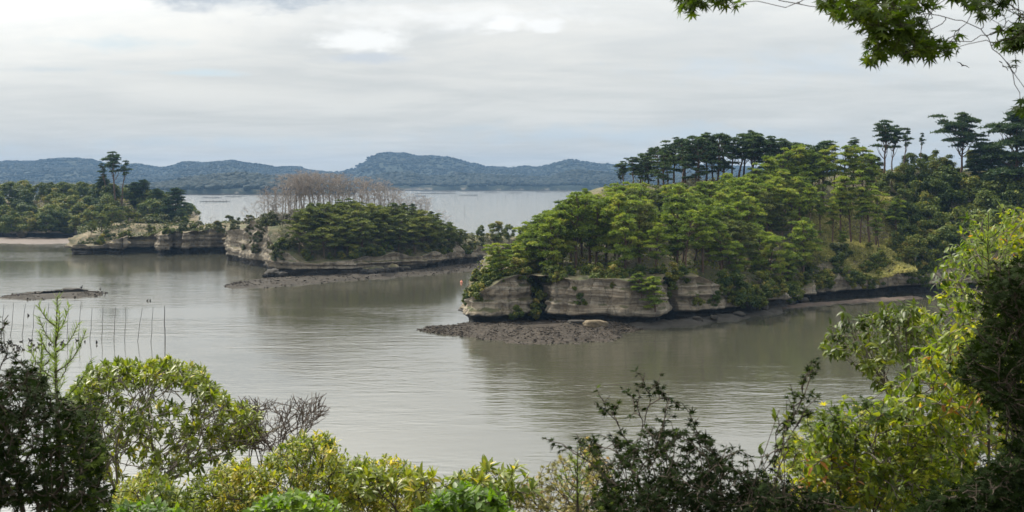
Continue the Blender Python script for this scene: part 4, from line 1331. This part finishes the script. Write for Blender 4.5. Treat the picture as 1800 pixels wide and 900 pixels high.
# oyster racks across the bay
racks = [(372, 349, 30), (410, 347, 24), (378, 356, 46), (748, 341, 34), (780, 341, 40), (823, 344.5, 30), (866, 339.5, 26), (905, 340, 24), (955, 338.5, 22), (770, 337.5, 60), (840, 337, 60), (930, 336.8, 60), (985, 338, 26), (740, 346, 16)]
for k, (px, py, wpx) in enumerate(racks):
    d = D(py)
    wdt = wpx / F * d
    paths = []
    dep = 14.0
    for yy in (-dep / 2, 0, dep / 2):
        paths.append((np.array([(-wdt / 2, yy, 1.3), (wdt / 2, yy, 1.3)]), 0.36))
    nn = max(5, int(wdt / 3.2))
    for i in range(nn):
        xx = -wdt / 2 + wdt * i / (nn - 1)
        for yy in (-dep / 2, dep / 2):
            paths.append((np.array([(xx + R(-.3, .3), yy, -1), (xx + R(-.3, .3), yy, R(1.9, 3.0))]), 0.24))
        paths.append((np.array([(xx, -dep / 2, 1.55), (xx, dep / 2, 1.55)]), 0.12))
    o = link('oyster_rack', mesh('oyster_rack', *tubes(paths, 4), M['wood']), loc=(X(px, d), d, 0))
    if k < 3:
        tag(o, 'low oyster rack in the bright water left of the middle island', 'oyster rack', 'oyster racks left of the middle island')
    else:
        tag(o, 'low oyster rack in the bright water right of the middle island', 'oyster rack', 'oyster racks right of the middle island')
for k, (px, py, hp) in enumerate(((840, 353, 11), (889, 350, 8), (817, 382, 22), (928, 348, 8), (336, 355, 9), (860, 338, 8), (910, 337, 8), (945, 337, 8))):
    d = D(py)
    H = hp / F * d
    o = link('pole', mesh('pole', *tubes([(np.array([(0, 0, -1), (R(-.1, .1), 0, H)]), 0.12 if d < 1000 else 0.22)], 5), M['wood']), loc=(X(px, d), d, 0))
    if k in (0, 2):
        tag(o, ('single pole in the far water beside the middle oyster rack', '', 'lone pole in the water right of the middle island slope')[k], 'pole')
    elif k == 4:
        tag(o, 'single pole in the water behind the headland neck', 'pole')
    else:
        tag(o, 'thin marker pole far out in the bright bay', 'pole', 'marker poles far out in the bay')

# ------------------------------------------------------------------ foreground hillside and plants
M['azalea'] = leaf_mat('azalea_leaves', [(0.0, (0.055, 0.090, 0.014)), (0.4, (0.135, 0.175, 0.020)), (0.72, (0.23, 0.24, 0.028)), (0.9, (0.38, 0.31, 0.035)), (1.0, (0.45, 0.38, 0.16))], 0.50, 0.45, 0.35, (1.25, 1.25, 0.4), 0.1)
M['rhodo'] = leaf_mat('rosette_leaves', [(0.0, (0.045, 0.075, 0.014)), (0.5, (0.115, 0.155, 0.020)), (0.85, (0.20, 0.22, 0.03)), (1.0, (0.42, 0.34, 0.06))], 0.45, 0.42, 0.35, (1.25, 1.25, 0.4), 0.1)
M['fresh'] = leaf_mat('fresh_green_leaves', [(0.0, (0.045, 0.095, 0.012)), (0.6, (0.105, 0.18, 0.018)), (1.0, (0.20, 0.26, 0.025))], 0.50, 0.45, 0.3, (1.25, 1.3, 0.4), 0.1)
M['cherry'] = leaf_mat('drooping_yellow_green_leaves', [(0.0, (0.035, 0.065, 0.012)), (0.45, (0.115, 0.165, 0.018)), (0.8, (0.22, 0.24, 0.024)), (0.97, (0.36, 0.30, 0.03)), (1.0, (0.32, 0.14, 0.04))], 0.52, 0.45, 0.32, (1.3, 1.3, 0.35), 0.1)
M['oak'] = leaf_mat('glossy_evergreen_leaves', [(0.0, (0.028, 0.048, 0.010)), (0.7, (0.085, 0.120, 0.018)), (1.0, (0.18, 0.20, 0.03))], 0.35, 0.45, 0.25, (1.2, 1.2, 0.4), 0.1)
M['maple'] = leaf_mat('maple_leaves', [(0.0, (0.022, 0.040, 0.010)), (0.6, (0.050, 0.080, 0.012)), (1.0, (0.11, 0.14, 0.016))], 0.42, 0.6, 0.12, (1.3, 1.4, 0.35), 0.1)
M['maple_shade_painted'] = leaf_mat('shade_painted_maple_leaves', [(0.0, (0.005, 0.010, 0.003)), (0.7, (0.012, 0.022, 0.004)), (1.0, (0.048, 0.070, 0.008))], 0.22, 0.8, 0.04, (1.2, 1.3, 0.4), 0.1)  # shade on the near maples is put into this darker leaf colour
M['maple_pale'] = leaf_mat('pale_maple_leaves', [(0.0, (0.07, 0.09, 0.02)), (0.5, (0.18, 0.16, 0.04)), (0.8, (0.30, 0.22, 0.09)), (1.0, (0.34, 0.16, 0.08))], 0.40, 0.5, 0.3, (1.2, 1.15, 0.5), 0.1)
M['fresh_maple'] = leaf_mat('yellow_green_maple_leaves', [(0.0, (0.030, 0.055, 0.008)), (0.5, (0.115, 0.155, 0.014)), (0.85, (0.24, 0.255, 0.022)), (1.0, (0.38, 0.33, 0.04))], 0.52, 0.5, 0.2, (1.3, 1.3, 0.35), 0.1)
M['needle'] = leaf_mat('young_conifer_needles', [(0.0, (0.08, 0.13, 0.03)), (1.0, (0.19, 0.25, 0.07))], 0.40, 0.5, 0.3, (1.2, 1.25, 0.5), 0.1)


def g_hill(x, y):
    x, y = np.asarray(x, float), np.asarray(y, float)
    z = 23.25 - 0.36 * np.maximum(y, 0) - 0.05 * np.minimum(y, 0)
    return z + 0.25 * fbm(x * 0.3, y * 0.3, 0, 88, 3) * np.clip((np.hypot(x, y) - 1) / 3, 0, 1)


nx, ny = 160, 120
xs, ys = np.linspace(-60, 60, nx), np.linspace(-30, 68, ny)
gx, gy = np.meshgrid(xs, ys)
V = np.c_[gx.ravel(), gy.ravel(), g_hill(gx, gy).ravel()]
i = np.arange(ny - 1)[:, None] * nx + np.arange(nx - 1)[None]
T = np.concatenate([np.stack([i, i + 1, i + nx + 1], -1).reshape(-1, 3), np.stack([i, i + nx + 1, i + nx], -1).reshape(-1, 3)])
link('hillside_ground', mesh('hillside_ground', V, T, M['soil'], smooth=True), kind='structure')


# ---- leaf templates: x across, y along the leaf, z out of the upper side
def lance(wd=0.16, droop=0.16, fold=0.06, sh=(0.35, 0.72), tipw=0.72):
    a, b = sh
    z = lambda y: -droop * y * y
    V = [(0, 0, 0), (0, a, z(a)), (0, b, z(b)), (0, 1, z(1)), (-wd, a, z(a) + fold), (-wd * tipw, b, z(b) + fold * .7), (wd, a, z(a) + fold), (wd * tipw, b, z(b) + fold * .7)]
    T = [(0, 1, 4), (0, 6, 1), (4, 1, 2), (4, 2, 5), (1, 6, 7), (1, 7, 2), (5, 2, 3), (2, 7, 3)]
    return np.array(V, float), np.array(T)


def maple_leaf(droop=0.12):
    V, T = [(0, 0.30, 0.0), (0, 0.0, -0.02)], []
    angs = (-128, -84, -42, 0, 42, 84, 128)
    lens = (0.34, 0.58, 0.68, 0.72, 0.68, 0.58, 0.34)
    ring = []
    for k, (a, l) in enumerate(zip(angs, lens)):
        for da, f in ((-15, 0.42), (0, 1.0), (15, 0.42)):
            r = math.radians(a + da)
            x, y = math.sin(r) * l * f, 0.30 + math.cos(r) * l * f
            ring.append(len(V))
            V.append((x, y, -droop * (x * x + (y - 0.3) ** 2) * 1.6))
        if k < 6:
            r = math.radians((a + angs[k + 1]) / 2)
            ring.append(len(V))
            V.append((math.sin(r) * 0.2, 0.30 + math.cos(r) * 0.2, 0.0))
    for p, q in zip(ring[:-1], ring[1:]):
        T.append((0, q, p))
    T.append((1, 0, ring[0]))
    T.append((1, ring[-1], 0))
    return np.array(V, float), np.array(T)


LANCE, OVAL, LONG, MAPLE = lance(), lance(0.25, 0.12, 0.05, (0.3, 0.68), 0.85), lance(0.19, 0.26, 0.06), maple_leaf()


def poly_pts(poly, n):
    P = np.array(poly, float)
    lo, hi = P.min(0), P.max(0)
    out = []
    while len(out) < n:
        q = lo + (hi - lo) * R(0, 1, (n * 2, 2))
        x, y = q[:, 0][:, None], q[:, 1][:, None]
        x1, y1 = P[:, 0][None], P[:, 1][None]
        x2, y2 = np.roll(P[:, 0], -1)[None], np.roll(P[:, 1], -1)[None]
        cr = ((y1 > y) != (y2 > y)) & (x < (x2 - x1) * (y - y1) / np.where(y2 == y1, 1e-9, y2 - y1) + x1)
        out += list(q[cr.sum(1) % 2 == 1])
    return np.array(out[:n])


def vol(poly, n, d0, d1):
    """n points filling the mass whose outline is poly, at depths d0..d1"""
    q = poly_pts(poly, n)
    d = R(d0, d1, n)
    return np.c_[X(q[:, 0], d), d, Z(q[:, 1], d)]


def line(pts, n, d, jit=0.03):
    P = np.array([W(a, b, d + R(-0.15, 0.15)) for a, b in pts])
    return resample(P, n, False) + rng.normal(0, jit, (n, 3))


def leafage(tp, td, k, size, ang=(35, 80), back=0.12, droop=0.0, flat=0.0, upn=1.0):
    """k leaves round the last stretch of every twig"""
    N = len(tp)
    P0 = np.repeat(tp, k, 0)
    t = np.repeat(norm(td), k, 0)
    rnd = rng.normal(0, 1, (N * k, 3))
    rad = norm(rnd - (rnd * t).sum(1, keepdims=True) * t)
    rad[:, 2] *= 1 - flat
    a = np.radians(R(ang[0], ang[1], (N * k, 1)))
    Y = norm(t * np.cos(a) + rad * np.sin(a) + np.array((0, 0, -droop)) + rng.normal(0, 0.08, (N * k, 3)))
    up = np.array((0, 0, upn)) + rng.normal(0, 0.35, (N * k, 3)) + t * 0.3
    Zn = norm(up - (up * Y).sum(1, keepdims=True) * Y)
    P = P0 - t * R(0, back, (N * k, 1))
    S = R(size[0], size[1], N * k)
    return P, Y, Zn, S


PARTM = {}


def add_leaves(root, P, Y, Zn, S, tmpl, matk, tint, nparts, vis=None):
    """the leaves that show largest become objects of their own, the rest one mesh"""
    Xv = np.cross(Y, Zn)
    loc = np.array(root.location)
    sc_px = S / np.maximum(P[:, 1], 0.5)
    cx, cy = 900 + P[:, 0] / P[:, 1] * F, HZ - (P[:, 2] - EYE) / P[:, 1] * F
    view = norm(P - np.array((0, 0, EYE)))
    fac = 0.35 + np.abs((Zn * view).sum(1))
    inside = (cx > 5) & (cx < 1795) & (cy > 5) & (cy < 895)
    score = sc_px * fac * inside / (P[:, 1] ** 1.5)
    order = np.argsort(-score)
    nparts = int(min(nparts, inside.sum()))
    big, rest = order[:nparts], order[nparts:]
    Tv, Tt = tmpl
    q = Tv * 1.0
    V = P[rest][:, None] + S[rest][:, None, None] * (q[None, :, 0:1] * Xv[rest][:, None] + q[None, :, 1:2] * Y[rest][:, None] + q[None, :, 2:3] * Zn[rest][:, None]) - loc
    T = Tt[None] + (np.arange(len(rest)) * len(q))[:, None, None]
    link('foliage', mesh('foliage', V.reshape(-1, 3), T.reshape(-1, 3), M[matk], np.repeat(tint[rest], len(q))), root, kind='stuff')
    for n_ in big:
        key = (id(tmpl), matk, int(round(float(tint[n_]) * 7)))
        if key not in PARTM:
            PARTM[key] = mesh('leaf', Tv, Tt, M[matk], np.full(len(Tv), key[2] / 7.0))
        o = bpy.data.objects.new('leaf', PARTM[key])
        C.objects.link(o)
        o.parent = root
        m = np.eye(4)
        m[:3, 0], m[:3, 1], m[:3, 2], m[:3, 3] = Xv[n_] * S[n_], Y[n_] * S[n_], Zn[n_] * S[n_], P[n_] - loc
        o.matrix_local = Matrix(m.tolist())


def patch_tint(P, sc_=2.0, lo=0.15, hi=0.85, sd=0.18, seed=6):
    n_ = 0.5 + 0.5 * fbm(P[:, 0] * sc_, P[:, 1] * sc_, P[:, 2] * sc_, seed, 3)
    return np.clip(lo + (hi - lo) * n_ + rng.normal(0, sd, len(P)), 0, 1)


def fg(name, label, cat, base, targets, r0, leaves=None, tmpl=None, mat=None, bark='bark_dark', nparts=200, tint=(2.0, 0.15, 0.85, 0.18), d0=(0, 0, 1), group=None, rmin=0.0025, f=(0.3, 0.55), stem='branches', trunk=None, nleaf=None):
    base = np.array(base, float)
    root = thing(name, label, cat, tuple(base), group)
    start = base
    if trunk is not None:          # a trunk of its own below the branches
        tr_ = np.array([base] + list(trunk), float)
        Vt, Tt = tubes([(resample(tr_, 12, False), np.linspace(0.12, max(r0, 0.05), 12) * (1 + 0.12 * rng.normal(0, 1, 12)).clip(0.8, 1.2))], 8)
        link('trunk', mesh('trunk', Vt - base, Tt, M[bark], smooth=True), root)
        start = tr_[-1]
    paths, tips = branch_to(start, targets, r0, d0, f, rmin, 0.04, 4, 0.5)
    V, T = tubes(paths, 5)
    link(stem, mesh(stem, V - base, T, M[bark], smooth=True), root)
    if leaves:
        nleaf = len(targets) if nleaf is None else nleaf
        P, Y, Zn, S = leafage(targets[:nleaf], tips[:nleaf], **leaves)
        add_leaves(root, P, Y, Zn, S, tmpl, mat, patch_tint(P, *tint), nparts)
    return root


def gb(px, d):
    x = X(px, d)
    return (x, d, float(g_hill(x, d)) - 0.05)


# bare branched, leaf capped bush on the left
dome = [(110, 700), (150, 650), (190, 634), (250, 636), (310, 630), (350, 645), (385, 680), (410, 705), (440, 712), (470, 735), (440, 745), (400, 728), (350, 690), (300, 676), (240, 676), (180, 688), (140, 720)]
inner = [(120, 700), (200, 690), (330, 700), (430, 735), (470, 760), (400, 800), (330, 820), (250, 800), (170, 800), (120, 780)]
tg = np.concatenate([vol(dome, 380, 7.6, 9.6), vol([(390, 750), (450, 745), (470, 775), (420, 790)], 26, 8.2, 8.8), vol([(110, 700), (200, 690), (330, 700), (430, 735), (470, 760), (420, 800), (330, 840), (200, 850), (120, 830)], 300, 7.6, 9.4), vol(inner, 110, 7.8, 9.4), vol([(420, 780), (480, 740), (520, 745), (470, 800)], 24, 8.0, 8.8)])
fg('rosette_bush', 'domed bush with leaf rosettes over bare grey branches on the left', 'bush', gb(120, 8.8), tg, 0.055, dict(k=16, size=(0.042, 0.074), ang=(45, 85), back=0.05), LANCE, 'rhodo', 'bark_grey', 300, (2.5, 0.15, 0.85, 0.17), (0.35, 0, 1), rmin=0.0035, nleaf=706)
# leafless twiggy shrub
tg = vol([(418, 690), (470, 700), (520, 690), (575, 688), (583, 725), (560, 745), (520, 765), (470, 800), (430, 790), (400, 730)], 420, 7.6, 9.0)
fg('bare_shrub', 'leafless shrub of fine dark twigs beside the domed bush', 'shrub', gb(380, 8.3), tg, 0.034, None, bark='bark_twig', d0=(0.5, 0, 0.8), rmin=0.0030)

# azaleas along the bottom
for poly, n, d0, d1, bx, lab, tt in (
        ([(180, 910), (200, 850), (260, 825), (310, 845), (350, 870), (350, 910)], 300, 6.4, 7.8, 270, 'yellowing small leaved bush at the bottom beside the dark left corner', (2.5, 0.1, 0.9, 0.2)),
        ([(310, 910), (320, 845), (390, 812), (440, 800), (475, 830), (470, 910)], 320, 6.6, 8.0, 390, 'yellow green bush under the leafless twigs', (2.5, 0.15, 0.95, 0.2)),
        ([(430, 910), (455, 815), (490, 780), (540, 752), (575, 762), (610, 790), (620, 820), (590, 910)], 430, 6.4, 8.0, 520, 'tallest yellow green bush of the bottom row, right of the twigs', (2.5, 0.15, 0.9, 0.2)),
        ([(570, 910), (590, 835), (630, 800), (700, 800), (750, 830), (770, 870), (760, 910)], 380, 6.2, 7.6, 670, 'mottled yellow and green bush in the middle of the bottom edge', (2.5, 0.15, 0.9, 0.2))):
    tg = vol(poly, n, d0, d1)
    fg('azalea_bush', lab, 'bush', gb(bx, (d0 + d1) / 2), tg, 0.03, dict(k=16, size=(0.026, 0.050), ang=(30, 85), back=0.10), LANCE, 'azalea', 'bark_dark', 300, (3.5, 0.05, 0.95, 0.2))
tg = np.concatenate([vol([(720, 860), (760, 828), (830, 828), (880, 805), (930, 825), (940, 870), (850, 885), (740, 885)], 95, 5.9, 6.8), vol([(600, 835), (640, 815), (760, 835), (740, 870), (640, 870)], 40, 5.9, 6.6)])
fg('whorled_shrub', 'shrub with whorls of pointed olive leaves at the bottom centre', 'shrub', gb(800, 6.4), tg, 0.022, dict(k=9, size=(0.05, 0.085), ang=(35, 75), back=0.05), LANCE, 'rhodo', 'bark_dark', 300, (2.5, 0.1, 0.85, 0.15))
tg = vol([(730, 910), (760, 868), (820, 850), (890, 862), (905, 910)], 190, 5.2, 6.0)
fg('broad_leaved_shrub', 'bright green round leaved shrub at the bottom centre', 'shrub', gb(815, 5.6), tg, 0.02, dict(k=8, size=(0.034, 0.060), ang=(40, 85), back=0.08), OVAL, 'fresh', 'bark_dark', 250, (3, 0.1, 0.9, 0.15))
tg = vol([(420, 910), (450, 878), (520, 862), (580, 872), (610, 910)], 150, 5.2, 6.0)
fg('broad_leaved_shrub', 'bright green round leaved shrub in front of the tallest yellow bush', 'shrub', gb(515, 5.6), tg, 0.02, dict(k=8, size=(0.034, 0.058), ang=(40, 85), back=0.08), OVAL, 'fresh', 'bark_dark', 200, (3, 0.1, 0.9, 0.15))
tg = vol([(185, 910), (200, 885), (260, 878), (320, 890), (330, 910)], 70, 5.2, 5.8)
fg('broad_leaved_shrub', 'green round leaved shrub next to the dark bottom left corner', 'shrub', gb(255, 5.5), tg, 0.018, dict(k=8, size=(0.034, 0.056), ang=(40, 85), back=0.08), OVAL, 'fresh', 'bark_dark', 100, (3, 0.1, 0.9, 0.15))

# pale, sparse young maple and the dark arching one beside it
tg = vol([(880, 910), (895, 850), (935, 825), (990, 800), (1030, 765), (1075, 800), (1090, 850), (1070, 910)], 260, 6.2, 7.4)
fg('young_maple', 'sparse young maple with pale and reddish leaves at the bottom', 'maple', gb(990, 7.0), tg, 0.016, dict(k=7, size=(0.026, 0.042), ang=(40, 90), back=0.14, flat=0.5), MAPLE, 'maple_pale', 'bark_dark', 250, (2.5, 0.1, 0.8, 0.2))
tg = np.concatenate([vol([(1060, 910), (1050, 830), (1010, 790), (1010, 765), (1080, 770), (1130, 750), (1190, 740), (1240, 765), (1300, 785), (1350, 830), (1400, 870), (1420, 910)], 420, 4.6, 5.8),
                     vol([(1010, 910), (1070, 855), (1120, 835), (1250, 815), (1400, 850), (1480, 880), (1560, 910)], 380, 4.4, 5.6),
                     line([(1240, 770), (1190, 705), (1150, 672), (1108, 655)], 16, 5.0), line([(1160, 750), (1100, 705), (1040, 700)], 12, 5.1), line([(1090, 770), (1040, 760), (962, 776)], 12, 5.0),
                     line([(1210, 760), (1180, 715), (1120, 690), (1085, 690)], 12, 5.2), line([(1370, 820), (1400, 740), (1418, 690), (1432, 645)], 20, 5.0), line([(1370, 780), (1385, 700), (1420, 660)], 12, 4.9)])
fg('dark_maple', 'dark young maple with thin arching sprays in front of the water', 'maple', gb(1270, 5.2), tg, 0.025, dict(k=6, size=(0.026, 0.044), ang=(40, 90), back=0.10, flat=0.5, droop=0.15), MAPLE, 'maple_shade_painted', 'bark_dark', 300, (2.5, 0.05, 0.8, 0.15))
tg = line([(1330, 790), (1350, 760), (1365, 740), (1385, 752)], 5, 4.6)
fg('broad_leaved_shrub', 'single thin shoot with a few oval leaves before the water on the right', 'shrub', gb(1320, 4.7), tg, 0.008, dict(k=4, size=(0.035, 0.055), ang=(40, 80), back=0.06), OVAL, 'oak', 'bark_dark', 30)

# right hand trees
cher = [(1830, 345), (1780, 350), (1730, 368), (1690, 378), (1665, 430), (1640, 470), (1625, 520), (1595, 560), (1600, 640), (1570, 680), (1520, 700), (1450, 722), (1410, 760), (1390, 830), (1360, 910), (1830, 910)]
tg = np.concatenate([vol(cher, 900, 7.2, 10.0), vol([(1420, 750), (1560, 690), (1620, 600), (1720, 560), (1760, 700), (1700, 900), (1400, 900)], 420, 6.4, 7.6)])
fg('drooping_tree', 'tree with drooping yellow green leaves filling the right side', 'tree', gb(1850, 9.2), tg, 0.09, dict(k=12, size=(0.042, 0.078), ang=(30, 85), back=0.22, droop=0.32, upn=0.9), LONG, 'cherry', 'bark_grey', 300, (1.6, 0.05, 1.0, 0.2), (-0.4, 0, 1), rmin=0.004)
tg = vol([(1270, 910), (1310, 850), (1370, 775), (1420, 720), (1490, 690), (1570, 690), (1640, 740), (1660, 910)], 520, 6.4, 7.8)
fg('leafy_maple', 'yellow green maple bush between the dark maple and the drooping tree', 'maple', gb(1480, 7.2), tg, 0.03, dict(k=8, size=(0.035, 0.06), ang=(40, 90), back=0.12, flat=0.5, droop=0.2), MAPLE, 'fresh_maple', 'bark_dark', 300, (2.0, 0.0, 0.9, 0.2))
tg = vol([(1440, 600), (1450, 565), (1480, 545), (1540, 535), (1600, 530), (1640, 545), (1610, 640), (1580, 690), (1520, 675), (1490, 625), (1455, 625)], 150, 8.2, 9.2)
fg('evergreen_oak', 'glossy dark leaved evergreen branching out over the water on the right', 'tree', gb(1720, 9.6), tg, 0.045, dict(k=10, size=(0.05, 0.085), ang=(35, 85), back=0.10, droop=0.35), LONG, 'oak', 'bark_grey', 300, (2.5, 0.1, 0.85, 0.18), (-0.3, 0, 1), rmin=0.0035)
tg = np.concatenate([vol([(1830, 440), (1750, 455), (1705, 480), (1725, 540), (1690, 600), (1665, 655), (1720, 690), (1760, 730), (1830, 760)], 520, 4.4, 5.6),
                     vol([(1560, 910), (1640, 870), (1700, 850), (1760, 790), (1830, 740), (1830, 910)], 420, 4.2, 5.4)])
fg('dark_maple', 'dense dark maple in shade at the right edge', 'maple', gb(1860, 5.2), tg, 0.04, dict(k=8, size=(0.03, 0.05), ang=(40, 90), back=0.16, flat=0.5, droop=0.2), MAPLE, 'maple_shade_painted', 'bark_dark', 300, (2.0, 0.0, 0.7, 0.12), (-0.2, 0, 1))
# dark corner on the left
tg = np.concatenate([vol([(-60, 650), (30, 655), (70, 640), (110, 690), (180, 690), (195, 705), (165, 740), (200, 790), (190, 850), (215, 910), (-60, 910)], 620, 3.9, 5.2),
                     line([(-40, 600), (-10, 560), (12, 545)], 8, 4.2), line([(-40, 620), (-5, 580), (10, 572)], 7, 4.2), line([(-20, 660), (20, 640), (40, 642)], 8, 4.3)])
fg('dark_maple', 'dense dark maple in shade filling the lower left corner', 'maple', gb(-40, 4.6), tg, 0.035, dict(k=8, size=(0.026, 0.046), ang=(40, 90), back=0.14, flat=0.6, droop=0.1), MAPLE, 'maple_shade_painted', 'bark_dark', 300, (2.0, 0.0, 0.8, 0.14), (0.2, 0, 1))

# overhead maple: its trunk stands just outside the picture on the right
tg = np.concatenate([vol([(1165, -30), (1278, -30), (1270, 8), (1235, 24), (1195, 18)], 34, 4.3, 4.8),
                     vol([(1450, -30), (1720, -30), (1620, 0), (1590, 25), (1630, 50), (1665, 75), (1685, 86), (1640, 98), (1580, 100), (1525, 115), (1518, 90), (1550, 55), (1500, 45), (1455, 15)], 190, 4.2, 4.9),
                     vol([(1690, 8), (1700, -30), (1790, -30), (1760, 8), (1715, 20)], 30, 4.3, 4.8), vol([(1742, 82), (1768, 52), (1840, 20), (1850, 90), (1755, 88)], 60, 4.3, 4.9),
                     vol([(1778, 190), (1850, 175), (1850, 225), (1795, 206)], 22, 4.3, 4.8),
                     np.c_[R(-1.0, 4.4, 800), R(3.4, 7.0, 800), R(26.8, 28.6, 800)]])  # unseen upper crown, spread wide to shade the plants below
fg('maple_tree', 'overhanging maple whose dark star shaped leaves hang into the top right', 'maple', (3.3, 5.0, float(g_hill(3.3, 5.0)) - 0.05), tg, 0.035, dict(k=5, size=(0.045, 0.072), ang=(35, 85), back=0.10, flat=0.3, droop=0.3), MAPLE, 'maple', 'bark_dark', 300, (2.5, 0.0, 0.85, 0.15), (-0.6, 0, 0.8), rmin=0.0018, f=(0.45, 0.7), trunk=[(3.42, 4.95, 22.2), (3.62, 4.85, 23.6), (3.50, 4.98, 25.0), (3.72, 4.9, 26.4), (3.35, 4.85, 27.5), (3.0, 4.8, 28.3)])


def sapling(label, px, py0, py1, d, nb, ln, nl):
    base = W(px, py0, d)
    root = thing('conifer_sapling', label, 'sapling', gb(px, d))
    loc = np.array(root.location)
    top = W(px + R(-4, 6), py1, d)
    st = np.array([loc, base + (0.01, 0, 0), (base + top) / 2 + (R(-.01, .01), 0, 0), top])
    V, T = tubes([(st - loc, np.array((0.012, 0.008, 0.005, 0.002)))], 6)
    link('stem', mesh('stem', V, T, M['bark_dark'], smooth=True), root)
    axes = [st[1:]]
    H = np.linalg.norm(top - base)
    for k in range(nb):
        q = 0.05 + 0.75 * k / nb
        p = base + (top - base) * q
        a = k * 2.4 + R(0, 0.6)
        l = ln * (1 - 0.65 * q) * R(0.8, 1.15)
        e = p + np.array((math.cos(a) * l * 0.62, math.sin(a) * l * 0.62, l * 0.8))
        P = bez(p, e, (math.cos(a), math.sin(a), 0.35), 0.4, 5)
        V, T = tubes([(P - loc, np.linspace(0.004, 0.0012, 5))], 4)
        link('branch', mesh('branch', V, T, M['bark_dark'], smooth=True), root)
        axes.append(P)
    PP, DD = [], []
    for A in axes:
        L_ = np.linalg.norm(np.diff(A, axis=0), axis=1).sum()
        m = max(6, int(L_ / 0.0035))
        Q = resample(A, m, False)
        PP.append(Q)
        DD.append(norm(np.gradient(Q, axis=0)))
    P, Dd = np.concatenate(PP), np.concatenate(DD)
    rd = rng.normal(0, 1, P.shape)
    rd = norm(rd - (rd * Dd).sum(1, keepdims=True) * Dd)
    nd = norm(Dd * 0.8 + rd * 0.75)
    s = norm(np.cross(nd, rng.normal(0, 1, P.shape)))
    Ln = R(nl * 0.6, nl, (len(P), 1))
    V = np.stack([P - s * 0.002, P + s * 0.002, P + nd * Ln * 0.6 + s * 0.002, P + nd * Ln], 1) - loc
    i = np.arange(len(P))[:, None] * 4
    T = np.concatenate([i + np.array([[0, 1, 2]]), i + np.array([[0, 2, 3]])])
    link('needles', mesh('needles', V.reshape(-1, 3), T, M['needle'], np.repeat(R(0, 1, len(P)), 4)), root, kind='stuff')


sapling('upright young conifer sapling in front of the water on the left', 97, 720, 522, 5.6, 13, 0.30, 0.05)
sapling('shorter conifer shoot close to the upright sapling on the left', 75, 720, 590, 5.8, 7, 0.16, 0.045)
sapling('slim conifer shoot among the pale maple leaves at the bottom', 1012, 895, 786, 5.8, 10, 0.16, 0.035)
sapling('young conifer shoot rising above the drooping tree on the right', 1736, 520, 372, 7.0, 12, 0.26, 0.055)

# ------------------------------------------------------------------ haze
hz = bpy.data.materials.new('sea_haze')
hz.use_nodes = True
t = NT(hz.node_tree)
pvn = t.n('ShaderNodeVolumePrincipled', {'Color': (0.20, 0.345, 0.56, 1), 'Density': 0.00011, 'Anisotropy': 0.0})
t.n('ShaderNodeOutputMaterial', {'Volume': pvn.outputs[0]})
a, b, c0, c1 = 5200, -250, -1.0, 150
Vb = [(-a, b, c0), (a, b, c0), (a, 6000, c0), (-a, 6000, c0), (-a, b, c1), (a, b, c1), (a, 6000, c1), (-a, 6000, c1)]
Tb = [(0, 2, 1), (0, 3, 2), (4, 5, 6), (4, 6, 7), (0, 1, 5), (0, 5, 4), (1, 2, 6), (1, 6, 5), (2, 3, 7), (2, 7, 6), (3, 0, 4), (3, 4, 7)]
tag(link('haze', mesh('haze', Vb, Tb, hz), kind='stuff'), 'thin pale haze hanging over the bay', 'haze')
